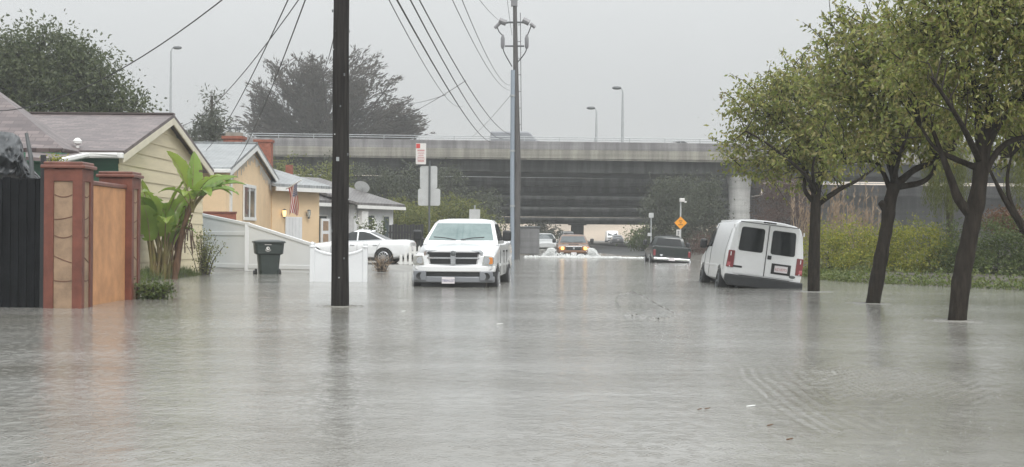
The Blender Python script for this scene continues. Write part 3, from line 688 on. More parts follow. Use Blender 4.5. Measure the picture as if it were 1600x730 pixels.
for k in range(3):
    b = MB(); b.prism([wp(Lp + .08, .25 + k * .58, .163), wp(Lp + .45, .25 + k * .58, .163), wp(Lp + .45, .68 + k * .58, .163), wp(Lp + .08, .68 + k * .58, .163)], outp * .01); b.build('lattice_pane', 'tan_inlay', sh)
def chimney(c, w_, h, label_part, parent):
    b = MB(); b.box(c + V(0, 0, h / 2), (w_, w_ * .9, h)); b.box(c + V(0, 0, h + .06), (w_ * 1.15, w_ * 1.05, .12)); ch = b.build('chimney', 'brick', parent, bevel=.01)
    b = MB(); b.box(c + V(0, 0, h + .2), (w_ * .8, w_ * .7, .16)); b.build('chimney_crown', 'concrete', ch)
    b = MB()
    for s1 in (-1, 1):
        for s2 in (-1, 1): b.box(c + V(s1 * .18, s2 * .18, h + .36), (.03, .03, .2))
    b.box(c + V(0, 0, h + .47), (.55, .55, .03)); b.build('chimney_cowl', 'steel_dark', ch)
chimney(rel(H2, P(366, 237, 58)), .78, .5, '', r2_)
c2 = rel(H2, P(412, 262, 64)); b = MB(); b.box(c2 + V(0, 0, .35), (.75, .6, 1.6)); b.box(c2 + V(0, 0, 1.2), (.85, .7, .12)); b.build('chimney', 'brick', r2_, bevel=.01)
c2 = rel(H2, P(452, 283, 66)); b = MB(); b.box(c2 + V(0, 0, .2), (.32, .32, 1.1)); b.build('chimney', 'brick', r2_, bevel=.01)
# ---- white house
H3 = thing('house', 'low white house with grey brown hip roof and porch column', 'house', P(560, 415, 70))
qa, qb = P(505, 400, 67), P(614, 400, 71.5); d3 = V(qb.x - qa.x, qb.y - qa.y, 0).normalized(); o3 = V(d3.y, -d3.x, 0); L3 = (V(qb.x, qb.y, 0) - V(qa.x, qa.y, 0)).length
def w3(s_, z, o=0): return rel(H3, V(qa.x, qa.y, 0) + d3 * s_ + o3 * o + V(0, 0, z))
ze3 = Z(322, 70)
b = MB(); b.prism([w3(2.3, -.3), w3(L3, -.3), w3(L3, ze3), w3(2.3, ze3)], -o3 * 7); b.build('wall', 'white_wall', H3)
b = MB(); b.prism([w3(-2.6, -.3, -1.3), w3(2.29, -.3, -1.3), w3(2.29, ze3, -1.3), w3(-2.6, ze3, -1.3)], -o3 * 5); b.build('recessed_wall', 'grey_wall', H3)
b = MB()
zr = Z(288, 76)
b.prism([w3(2.0, ze3 - .03, .45), w3(L3 + .4, ze3 - .06, .45), w3(L3 - 1.5, zr, -3.6), w3(-.4, zr, -3.6)], (0, 0, .12))
b.prism([w3(L3 + .4, ze3 - .06, .45), w3(L3 + .4, ze3 - .06, -7.4), w3(L3 - 1.5, zr, -3.6)], (0, 0, .12))
b.prism([w3(-3.2, ze3 + .05, -.6), w3(1.99, ze3 + .05, -.6), w3(-.4, zr, -3.6), w3(-3.2, zr, -3.6)], (0, 0, .12))
r3 = b.build('roof', 'roof_grey', H3)
b = MB(); b.prism([w3(2.0, ze3 - .2, .44), w3(L3 + .4, ze3 - .22, .44), w3(L3 + .4, ze3 - .065, .44), w3(2.0, ze3 - .035, .44)], o3 * .06); b.prism([w3(-3.2, ze3 - .12, -.62), w3(1.98, ze3 - .12, -.62), w3(1.98, ze3 + .045, -.62), w3(-3.2, ze3 + .045, -.62)], o3 * .06); b.build('fascia', 'white_trim', r3)
b = MB(); b.prism([w3(2.5, ze3 - .3, .32), w3(3.0, ze3 - .3, .32), w3(3.0, -.2, .32), w3(2.5, -.2, .32)], -o3 * .3); b.build('porch_column', 'white_trim', H3, bevel=.02)
window(H3, w3(1.3, 1.25, -1.3), .95, 1.9, d3, o3, 'glass_grey', 'white_trim', 0)
window(H3, w3(-.4, 1.15, -1.3), .9, 2.1, d3, o3, 'sign_back', 'white_trim', 0)
window(H3, w3(3.55, 1.5), .62, 1.5, d3, o3, 'glass_grey', 'white_trim', 0)
window(H3, w3(4.75, 1.35), .62, 1.75, d3, o3, 'glass_grey', 'white_trim', 0)
sdh = thing('satellite_dish', 'pale oval satellite dish on the white house roof', 'satellite dish', P(566, 299, 72))
b = MB(); b.lathe([(.40, 0), (.385, .03), (.25, .085), (.02, .12)], (0, 0, 0), 20)
ob = b.build('dish', 'sign_back', sdh, smooth=True); ob.rotation_euler = (R(-72), R(18), 0); ob.location = (0, -.1, .22); ob.scale = (1, .75, 1)
b = MB(); b.tube([V(0, .1, -.35), V(0, .05, 0), V(0, -.05, .2)], .03, 6); b.build('mast', 'galv', sdh)
b = MB(); b.tube([V(0, -.05, .1), V(.12, -.55, .15)], .02, 6); b.build('feed_arm', 'galv', sdh)

# flag
fp = P(447, 292, 60.2); ft = P(470, 282, 59.2); FL = thing('flag', 'stars and stripes flag hanging from a short pole on the peach house', 'flag', fp)
b = MB(); b.tube([V(0, 0, -.1), ft - fp], .022, 6); b.tube([ft - fp, ft - fp + V(.03, 0, .03)], .04, 6); b.build('pole', 'white_trim', FL)
me = bpy.data.meshes.new('cloth'); vs = []; fs = []; uvs = []
nu, nv = 14, 18; A_, B_ = P(450.5, 294, 60.0) - fp, P(466, 285, 59.3) - fp
for i in range(nu + 1):
    for j in range(nv + 1):
        u, v = i / nu, j / nv; p = A_.lerp(B_, u * (1 - .25 * v)) + V(.10 * v + .05 * sin(v * 5 + u * 4), .12 * sin(u * 9 + v * 3) * (.3 + v), -1.15 * v * (1 + .12 * u) + .08 * sin(u * 6) * v)
        vs.append(tuple(p)); uvs.append((v, u))
for i in range(nu):
    for j in range(nv): a = i * (nv + 1) + j; fs.append((a, a + nv + 1, a + nv + 2, a + 1))
me.from_pydata(vs, [], fs); ul = me.uv_layers.new(name='UVMap')
for lp in me.loops: ul.data[lp.index].uv = uvs[lp.vertex_index]
me.materials.append(M['flag']); me.polygons.foreach_set('use_smooth', [True] * len(me.polygons))
cl = bpy.data.objects.new('cloth', me); col.objects.link(cl); cl.parent = FL

# ================================================================ fences on the left
def vinyl_panel(mb, a, b_, za, zb, z0):
    """solid vinyl panel between ground points a and b with heights za, zb"""
    a, b_ = Vector(a), Vector(b_); d = (b_ - a).normalized(); n = V(d.y, -d.x, 0)
    def strip(s0, s1, l0, h0, l1, h1, t): mb.prism([a + d * s0 + V(0, 0, l0) + n * t / 2, a + d * s1 + V(0, 0, l1) + n * t / 2, a + d * s1 + V(0, 0, h1) + n * t / 2, a + d * s0 + V(0, 0, h0) + n * t / 2], -n * t)
    return strip
VF = thing('vinyl_fence', 'white vinyl privacy fence sloping down towards the street behind the bin', 'fence', P(385, 425, 44.5) * 1)
VF.location.z = 0; fb = VF.location
fa = V(px(296, 48.6), 48.6, 0) - fb; fm = V(px(386, 46.6), 46.6, 0) - fb; fe = V(px(489, 45.2), 45.2, 0) - fb
def seg_panel(p, q, hp, hq, nm):
    L = (q - p).length; b = MB(); st = vinyl_panel(b, p, q, hp, hq, 0); st(.05, L - .05, -.4, hp, -.4, hq, .03); o = b.build(nm, 'vinyl', VF)
    b = MB(); st = vinyl_panel(b, p, q, hp, hq, 0); st(.02, L - .02, hp - .005, hp + .10, hq - .005, hq + .10, .09); b.build('top_rail', 'vinyl', o, bevel=.012)
    b = MB(); st = vinyl_panel(b, p, q, hp, hq, 0); st(.05, L - .05, .10, .24, .10, .24, .075); b.build('bottom_rail', 'vinyl', o, bevel=.01)
    return o, L
s1_, L1 = seg_panel(fa, fm, 1.92, 1.52, 'panel'); s2_, L2 = seg_panel(fm, fe, 1.52, .86, 'panel')
b = MB(); st = vinyl_panel(b, fa, fm, 0, 0, 0); st(.05, L1 - .05, 1.18, 1.31, 1.18, 1.31, .075); b.build('mid_rail', 'vinyl', s1_, bevel=.01)
for p, hh in ((fa, 2.0), (fm, 1.6), (fe, .95)):
    b = MB(); b.box(p + V(0, 0, (hh - .4) / 2), (.13, .13, hh + .4)); po = b.build('post', 'vinyl', VF, bevel=.01)
    b = MB(); b.box(p + V(0, 0, hh + .012), (.16, .16, .03)); b.build('post_cap', 'vinyl', po, bevel=.008)
LF = thing('vinyl_fence', 'low white vinyl fence panel with scalloped top standing in the floodwater', 'fence', (px(488, 37), 37, 0))
Lw = px(571, 37) - px(488, 37); b = MB()
topc = [V(lerp(.04, Lw - .04, i / 14), 0, .86 - .17 * sin(pi * i / 14) ** .7 * 1.0) for i in range(15)]
b.prism([V(.04, 0, -.4)] + [V(p.x, 0, p.z) for p in topc] + [V(Lw - .04, 0, -.4)], (0, .035, 0)); pn = b.build('panel', 'vinyl', LF)
b = MB(); b.tube([p + V(0, .017, .01) for p in topc], .04, 6); b.build('top_rail', 'vinyl', pn, smooth=True)
for x in (0, Lw):
    b = MB(); b.box((x, .02, .25), (.12, .12, 1.3)); po = b.build('post', 'vinyl', LF, bevel=.01)
    b = MB(); b.lathe([(.085, 0), (.085, .03), (.05, .05), (.062, .09), (.045, .13), (.01, .15)], (x, .02, .90), 14); b.build('post_cap', 'vinyl', po, smooth=True)
RW = thing('brick_wall', 'low red brick wall showing above the white fence', 'wall', (px(336, 49.5), 49.5, 0))
b = MB(); b.box((0, 0, .9), (1.45, .22, 2.1), rz=R(12)); b.build('wall', 'brick', RW); b = MB(); b.box((0, 0, 1.985), (1.5, .27, .07), rz=R(12)); b.build('coping', 'terracotta', RW, bevel=.01)
DF = thing('wooden_fence', 'dark board fence behind the white sedan', 'fence', (px(632, 66), 66, 0))
b = MB()
for i in range(12): b.box((-.66 + i * .135, .01 * (i % 2), .85), (.125, .025, 1.7 + .05 * (i % 3)))
b.build('boards', 'black_plastic', DF, bevel=.004)
b = MB(); b.box((.05, .035, 1.35), (1.6, .04, .08)); b.box((.05, .035, .4), (1.6, .04, .08)); b.build('cross_rail', 'black_plastic', DF)
PF = thing('picket_fence', 'short white picket fence beside the wing mirror of the pickup', 'fence', (px(650, 52), 52, 0))
b = MB()
for i in range(7): b.prism([V(-.6 + i * .17, 0, 0), V(-.5 + i * .17, 0, 0), V(-.5 + i * .17, 0, .78), V(-.55 + i * .17, 0, .86), V(-.6 + i * .17, 0, .78)], (0, .025, 0))
b.build('pickets', 'white_trim', PF)
b = MB(); b.box((-.05, .045, .6), (1.2, .035, .07)); b.box((-.05, .045, .2), (1.2, .035, .07)); b.build('cross_rail', 'white_trim', PF)
UB = thing('storage_container', 'grey metal storage container at the kerb under the overpass', 'container', (px(822, 92), 92, 0))
b = MB(); b.box((0, 1, .9), (1.75, 2.2, 1.7)); b.build('body', 'ramp', UB, bevel=.03)
b = MB(); b.box((0, 1, 1.81), (1.9, 2.35, .09)); b.build('lid', 'steel_dark', UB, bevel=.02)
for i in range(5):
    b = MB(); b.box((-.7 + i * .35, -.12, .9), (.05, .03, 1.6)); b.build('rib', 'ramp', UB)
# ================================================================ vehicles (front = local -y, origin on the ground under the middle)
def ring_from(half, y):
    """half profile (x >= 0) bottom centre to top centre -> closed ring at station y"""
    r = [V(x, y, z) for x, z in half]; l = [V(-x, y, z) for x, z in half[1:-1]][::-1]; return r + l
def loft_body(stations, name, m, parent, arches=(), bevel=0.0, ang=32):
    b = MB(); b.rings([ring_from(h, y) for y, h in stations]); o = b.build(name, m, parent, smooth=True, ang=ang)
    cs = []
    for (y, z, r, w) in arches:
        for sx_ in (-1, 1):
            c = MB(); c.lathe([(r, -.34), (r, .3)], (sx_ * w, y, z), 28, 'X'); cs.append(c.build('arch_cut', 'rubber', parent))
    if cs: cutby(o, cs)
    return o
class Cab:
    """glasshouse: rings (z, y_front, y_rear, half width), rounded in plan"""
    def __init__(s, rings, fc=.10, rc=.05): s.r = rings; s.fc = fc; s.rc = rc
    def at(s, z):
        r = s.r
        for a, b in zip(r, r[1:]):
            if z <= b[0] or b is r[-1]:
                t = (z - a[0]) / (b[0] - a[0]); return [lerp(a[i], b[i], t) for i in (1, 2, 3)]
    def ring(s, z, tuck=0):
        y0, y1, xh = s.at(z); n = 8; p = []
        for i in range(n + 1):
            u = -1 + 2 * i / n; p.append(V(u * xh, y0 + s.fc * abs(u) ** 2.4, z))
        for i in range(1, 4): p.append(V(xh, lerp(y0 + s.fc, y1 - s.rc, i / 4), z))
        for i in range(n + 1):
            u = 1 - 2 * i / n; p.append(V(u * xh, y1 - s.rc * abs(u) ** 2.4, z))
        for i in range(1, 4): p.append(V(-xh, lerp(y1 - s.rc, y0 + s.fc, i / 4), z))
        return p
    def build(s, name, m, parent):
        b = MB(); zs = []
        for a, c in zip(s.r, s.r[1:]): zs += [lerp(a[0], c[0], k / 2) for k in range(2)]
        zs.append(s.r[-1][0]); b.rings([s.ring(z) for z in zs]); return b.build(name, m, parent, smooth=True, ang=50)
    def front(s, u0, u1, z0, z1, m, parent, name, off=.012, rear=False, ztaper=0.0):
        b = MB()
        def fn(i, j):
            z = lerp(z0, z1, j); y0, y1, xh = s.at(z); u = lerp(u0, u1, i)
            return V(u * xh, y1 - s.rc * abs(u) ** 2.4 + off, z) if rear else V(u * xh, y0 + s.fc * abs(u) ** 2.4 - off, z)
        b.grid(fn, 10, 6); return b.build(name, m, parent, smooth=True)
    def side(s, sgn, poly, m, parent, name, off=.01):
        b = MB(); n = len(poly)
        pts = [V(sgn * (s.at(z)[2] + off), y, z) for y, z in poly]; b.add(pts, [tuple(range(n))]); return b.build(name, m, parent)
def wheel(parent, y, x, r, wdt, rim='alloy', spokes=10, z=None):
    z = r if z is None else z; sg = 1 if x > 0 else -1
    b = MB(); b.lathe([(r * .62, -wdt / 2 + .01), (r * .93, -wdt / 2), (r, -wdt / 2 + .03), (r, wdt / 2 - .03), (r * .93, wdt / 2), (r * .62, wdt / 2 - .01)], (x, y, z), 30, 'X')
    w_ = b.build('wheel', 'rubber', parent, smooth=True); w_.name = 'wheel'
    b = MB(); fx = x + sg * (wdt / 2 - .002)
    b.lathe([(r * .63, -.05), (r * .64, .012), (r * .58, .02), (r * .55, -.02), (r * .54, -.05)], (fx, y, z), 30, 'X')
    for k in range(spokes):
        a = 2 * pi * k / spokes; b.box((fx + sg * .004, y + r * .32 * cos(a), z + r * .32 * sin(a)), (.03, r * .52, r * .10), rx=a)
    b.lathe([(r * .14, -.03), (r * .13, .03), (.01, .035)] if sg > 0 else [(.01, -.035), (r * .13, -.03), (r * .14, .03)], (fx, y, z), 14, 'X')
    b.build('rim', rim, w_)
    b = MB(); b.lathe([(r * .56, -.06), (r * .56, -.05)], (fx, y, z), 20, 'X'); b.build('brake', 'steel_dark', w_)
def slabbox(name, m, parent, c, d, bevel=.01, rx=0, ry=0, rz=0):
    b = MB(); b.box(c, d, rz=rz, rx=rx, ry=ry); return b.build(name, m, parent, bevel=bevel)
def seam(parent, pts, r=.006): b = MB(); b.tube(pts, r, 4); return b.build('panel_seam', 'seam', parent)
def text(parent, body, size, c, rot, m):
    cu = bpy.data.curves.new('lettering', 'FONT'); cu.body = body; cu.size = size; cu.align_x = 'CENTER'; cu.align_y = 'CENTER'; cu.extrude = .001
    o = bpy.data.objects.new('tmp', cu); col.objects.link(o); dg = bpy.context.evaluated_depsgraph_get(); dg.update()
    me = bpy.data.meshes.new_from_object(o.evaluated_get(dg)); bpy.data.objects.remove(o, do_unlink=True)
    me.materials.clear(); me.materials.append(M[m]); q = bpy.data.objects.new('lettering', me); col.objects.link(q)
    q.parent = parent; q.location = c; q.rotation_euler = rot; return q
def plate(parent, c, face=-1, body='', w_=.31, h=.155, frame=None):
    o = slabbox('licence_plate', 'plate', parent, c, (w_, .012, h), .004)
    if body: text(o, body, h * .5, V(c[0], c[1] + face * .0085, c[2] - .008), (pi / 2, 0, 0 if face < 0 else pi), 'plate_ink')
    return o

def pickup(label, paint, big=True, lit=False, front=True, plate_txt='', scale=1.0, loc=(0, 0, 0), rz=0, ry=0, name='pickup_truck', rx=0, wind='glass_wind', low='grey_paint'):
    t = thing(name, label, 'pickup truck', loc, rz, None, rx, ry, scale)
    def st(k, zf, hood, belt, zb=.42):   # profile: k narrows, zf fender height, hood centre height
        return [(0, zb), (.80 * k, zb), (.955 * k, zb + .10), (1.0 * k, .74), (1.005 * k, zf - .16), (.975 * k, zf - .03), (.90 * k, zf + .015), (.70 * k, zf + .05), (.60 * k, hood - .055), (.42 * k, hood - .012), (0, hood)]
    if big:
        stations = [(-2.80, st(.915, .99, 1.175, 0, .62)), (-2.74, st(.945, 1.02, 1.215, 0, .56)), (-2.55, st(.98, 1.06, 1.25, 0, .46)), (-2.1, st(1, 1.13, 1.30, 0)),
                    (-1.6, st(1, 1.20, 1.345, 0)), (-1.3, st(1, 1.27, 1.38, 0)), (-1.05, st(1, 1.33, 1.385, 0)), (.85, st(1, 1.33, 1.385, 0)), (.95, st(1, 1.36, 1.40, 0)), (2.6, st(1, 1.36, 1.40, 0)), (2.88, st(.985, 1.35, 1.39, 0, .5))]
        cab = Cab([(1.30, -1.48, .92, .94), (1.40, -1.36, .91, .925), (1.84, -.56, .84, .765), (1.93, -.36, .80, .68), (1.965, -.10, .7, .45)], .22, .05)
    else:
        stations = [(-2.60, st(.93, .93, 1.05, 0, .58)), (-2.5, st(.965, .97, 1.09, 0, .5)), (-2.0, st(1, 1.03, 1.15, 0)), (-1.4, st(1, 1.09, 1.19, 0)), (-1.1, st(1, 1.14, 1.2, 0)), (.65, st(1, 1.14, 1.2, 0)), (.75, st(1, 1.17, 1.21, 0)), (2.45, st(1, 1.17, 1.21, 0)), (2.6, st(.98, 1.16, 1.2, 0, .5))]
        cab = Cab([(1.14, -1.32, .72, .9), (1.22, -1.2, .72, .885), (1.62, -.52, .64, .74), (1.71, -.34, .6, .66), (1.74, -.1, .5, .45)], .2, .05)
    yf = stations[0][0]; yr = stations[-1][0]; fa_, ra = (-1.92, 1.66) if big else (-1.72, 1.52); wr_ = .395 if big else .36
    body = loft_body(stations, 'body', paint, t, [(fa_, wr_, wr_ + .085, .96), (ra, wr_, wr_ + .085, .96)])
    cb = cab.build('cab', paint, t)
    zb0, zt0 = (1.40, 1.865) if big else (1.22, 1.64)
    ws = cab.front(-.90, .90, zb0 + .015, zt0 - .02, wind, t, 'windscreen')
    y0w, _, xw_ = cab.at(zb0)
    for s_ in (-1, 1):
        b = MB(); z1 = zb0 + .04
        p0 = V(s_ * .10 if s_ < 0 else .02, y0w - .03, z1 - .02); p1 = V(p0.x + .68 * (-1 if s_ < 0 else 1) * (.85), y0w + .13, z1 + .05)
        b.tube([p0, p0.lerp(p1, .5) + V(0, -.035, .015), p1], .013, 5); b.build('wiper', 'black_plastic', ws)
    cab.front(-.8, .8, zb0 + .04, zt0 - .02, 'glass_dark', t, 'rear_window', rear=True)
    zs = (zb0 + zt0) / 2
    for s_ in (-1, 1):
        yA, yB, _ = cab.at(zb0 + .03); yC, yD, _ = cab.at(zt0 - .03); ym = (yA + yB) / 2 + .12
        cab.side(s_, [(yA + .34, zb0 + .03), (ym - .04, zb0 + .03), (ym - .04, zt0 - .03), (yC + .30, zt0 - .03)], 'glass_dark', t, 'side_window')
        cab.side(s_, [(ym + .04, zb0 + .03), (yB - .16, zb0 + .03), (yD - .14, zt0 - .03), (ym + .04, zt0 - .03)], 'glass_dark', t, 'side_window')
        for y in (yA + .12, ym, yB - .07): seam(t, [V(s_ * 1.008, y, .56), V(s_ * 1.01, y, zb0 - .27), V(s_ * .955, y, zb0 - .10)])
        for y in (ym - .16, yB - .2): slabbox('door_handle', 'black_plastic', t, (s_ * 1.02, y, zb0 - .26), (.03, .17, .045), .008)
        m_ = slabbox('wing_mirror', 'black_plastic', t, (s_ * 1.14, yA + .42, zb0 + .13), (.22, .12, .27), .05); 
        b = MB(); b.tube([V(s_ * .92, yA + .44, zb0 + .02), V(s_ * 1.08, yA + .42, zb0 + .06)], .028, 6); b.build('mirror_arm', 'black_plastic', m_)
        slabbox('side_moulding', paint, t, (s_ * 1.008, .1, .80), (.02, 2.6, .07), .008)
        wheel(t, fa_, s_ * .90, wr_, .25); wheel(t, ra, s_ * .90, wr_, .25)
        # tail lamp
        slabbox('tail_light', 'red_lens', t, (s_ * .89, yr - .015, zb0 - .36), (.13, .09, .30), .02)
    k = 1.0 if big else .92
    # front: grille with cross bars, lamps, bumper
    zg = .985 if big else .86
    if big:
        def gx(u, v, off=0): return V(u * lerp(.66, .735, v), yf - .03 - off + .05 * u * u, lerp(.79, 1.175, v))
        ar = [(-1, .08), (-.93, 0), (.93, 0), (1, .08), (1, .86), (.9, 1), (-.9, 1), (-1, .86)]
        b = MB(); b.rings([[gx(u, v, 0) + V(0, .10, 0) for u, v in ar], [gx(u, v, .0) for u, v in ar], [gx(u * .92, lerp(.5, v, .84), .0) for u, v in ar], [gx(u * .90, lerp(.5, v, .80), -.05) for u, v in ar]]); gr = b.build('grille', 'chrome', t, smooth=True, ang=30)
        for u0, u1 in ((-.87, -.09), (.09, .87)):
            for v0, v1 in ((.13, .46), (.57, .875)):
                b = MB(); b.grid(lambda i, j: gx(lerp(u0, u1, i), lerp(v0, v1, j), .004), 6, 3); go = b.build('grille_mesh', 'black_plastic', gr)
                b = MB()
                for q in range(4): v = lerp(v0, v1, (q + .5) / 4); b.tube([gx(lerp(u0, u1, i / 6), v, .008) for i in range(7)], .006, 4)
                b.build('grille_slat', 'grey_bumper', go)
        b = MB(); b.grid(lambda i, j: gx(lerp(-.085, .085, i), lerp(.1, .93, j), .016), 2, 3); b.build('grille_bar', 'chrome', gr, solid=.02)
        b = MB(); b.grid(lambda i, j: gx(lerp(-.9, .9, i), lerp(.47, .56, j), .012), 8, 1); b.build('grille_bar', 'chrome', gr, solid=.02)
        b = MB(); b.lathe([(.05, 0), (.065, -.012), (.03, -.03), (.005, -.034)], gx(0, .80, .02), 14, 'Y'); b.build('emblem', 'steel_dark', gr, smooth=True)
        for s_ in (-1, 1):
            pts = [(.70, .83), (.93, .80), (.975, .85), (.972, 1.0), (.93, 1.04), (.74, 1.05)]
            b = MB(); b.rings([[V(s_ * x, yf - .03 + .24 * max(0, x - .72) ** 1.3 + d, z) for x, z in pts] for d in (.12, .0, -.008)]); hl = b.build('headlight', 'clear_lens', t, smooth=True, bevel=.01)
            for q, cz in ((.80, .93),):
                b = MB(); b.lathe([(.085, 0), (.07, .005), (.02, .05)], (s_ * q, yf - .03 - .004, cz), 16, 'Y'); b.build('reflector', 'chrome', hl, smooth=True)
            ap = [(.865, .845), (.935, .845), (.955, .87), (.952, .985), (.93, 1.01), (.865, 1.01)]
            b = MB(); b.rings([[V(s_ * x, yf - .03 + .24 * max(0, x - .72) ** 1.3 + d, z) for x, z in ap] for d in (.05, -.014)]); b.build('turn_signal', 'amber_lens' if s_ > 0 else 'clear_lens', hl, bevel=.006)
        bz = [(.70, .90 - .04), ]
        def bump(z0, z1, wd_, y_, dd, nm, m, bev=.025):
            b = MB(); n = 10; R0 = []
            for i in range(n + 1):
                u = -1 + 2 * i / n; R0.append((u * wd_, y_ + .26 * abs(u) ** 3.2))
            b.rings([[V(x, y, z) for x, y in R0] + [V(x, y + dd, z) for x, y in R0[::-1]] for z in (z0, lerp(z0, z1, .5), z1)]); return b.build(nm, m, t, smooth=True, bevel=bev)
        bp1 = bump(.655, .80, 1.0, yf - .16, .20, 'bumper', 'plastic_white'); bump(.55, .652, .985, yf - .105, .14, 'bumper_insert', 'black_plastic', .01)
        bump(.40, .548, .985, yf - .145, .18, 'bumper_lip', low)
        for s_ in (-1, 1):
            b = MB(); b.box((s_ * .80, yf - .02, .56), (.34, .05, .24), rz=s_ * R(22)); b.build('lamp_surround', low, bp1, bevel=.03)
            b = MB(); b.lathe([(.09, .02), (.088, -.02), (.07, -.012), (.02, -.004)], (s_ * .80, yf - .045, .55), 18, 'Y'); b.build('fog_lamp', 'black_plastic', bp1, smooth=True)
        plate(t, (-.10, yf - .17, .455), -1, plate_txt)
        slabbox('air_dam', 'black_plastic', t, (0, yf + .05, .34), (1.55, .06, .14), .01)
    else:
        gr = slabbox('grille', 'black_plastic', t, (0, yf - .01, .90), (.86, .06, .20), .04)
        slabbox('grille_surround', 'chrome', gr, (0, yf - .015, 1.005), (.95, .06, .035), .012)
        b = MB(); b.lathe([(.07, 0), (.06, -.02), (.01, -.025)], (0, yf - .05, .9), 14, 'Y'); b.build('emblem', 'chrome', gr, smooth=True)
        for s_ in (-1, 1):
            h_ = slabbox('headlight', 'amber_lens' if lit else 'clear_lens', t, (s_ * .70, yf + .0, .90), (.38, .08, .20), .05, rz=s_ * R(14))
            if lit:
                b = MB(); b.lathe([(.10, 0), (.08, -.03), (.01, -.04)], (s_ * .67, yf - .055, .90), 14, 'Y'); b.build('lamp_bulb', 'lamp_lit', h_, smooth=True)
            fg = slabbox('fog_lamp', 'grey_bumper', t, (s_ * .68, yf - .045, .55), (.20, .05, .13), .04)
        slabbox('bumper', paint, t, (0, yf - .01, .70), (1.78, .16, .17), .05); slabbox('bumper_lower', 'grey_bumper', t, (0, yf + .02, .53), (1.7, .12, .18), .04)
        plate(t, (.0, yf - .10, .60), -1, '')
        slabbox('hood_scoop', 'black_plastic', t, (0, -1.95, 1.145), (.6, .4, .05), .02)
        slabbox('roof_rack', 'grey_bumper', t, (0, -.1, 1.79), (1.1, .05, .04), .01); slabbox('roof_rack', 'grey_bumper', t, (0, .35, 1.78), (1.1, .05, .04), .01)
    # rear: tailgate, bumper
    tg = slabbox('tailgate', paint, t, (0, yr + .005, zb0 - .30), (1.56, .05, .50), .02)
    slabbox('gate_cap', 'steel_dark' if paint != 'white_paint' else paint, tg, (0, yr + .008, zb0 - .035), (1.9, .08, .035), .012)
    slabbox('gate_handle', 'black_plastic', tg, (0, yr + .035, zb0 - .16), (.24, .02, .08), .006)
    slabbox('gate_badge', 'chrome', tg, (.52, yr + .033, zb0 - .47), (.13, .012, .055), .005)
    rb = slabbox('rear_bumper', 'chrome', t, (0, yr + .10, .56), (1.86, .16, .13), .03); plate(rb, (0, yr + .187, .565), 1)
    slabbox('rear_valance', 'rubber', t, (0, yr - .08, .42), (1.6, .1, .16), .02)
    b = MB(); b.box((0, (yr + .9) / 2 + .1, zb0 - .0 - .17), (1.5, yr - 1.1, .34)); 
    slabbox('bed_liner', 'black_plastic', t, (0, (yr + .95) / 2, zb0 + .004), (1.42, yr - 1.12, .012), .004)
    slabbox('underside', 'rubber', t, (0, .1, .46), (1.3, 4.4, .2), .02)
    return t

pickup('big white four-door pickup truck facing the camera in the flood', 'white_paint', True, plate_txt='7B0AU27', loc=(-1.20, 36.6, -.29), rz=R(-4.2))
pickup('orange brown pickup truck with headlights on, ploughing through the flood', 'orange_paint', False, lit=True, loc=(px(895, 84), 84, -.36), rz=R(-1), wind='glass_grey', scale=.98)
pickup('dark green pickup truck seen from behind, parked at the right kerb', 'dark_green_paint', False, loc=(px(1041, 69.4), 69.4, -.36), rz=pi - R(1), ry=R(-3.5), scale=.93)

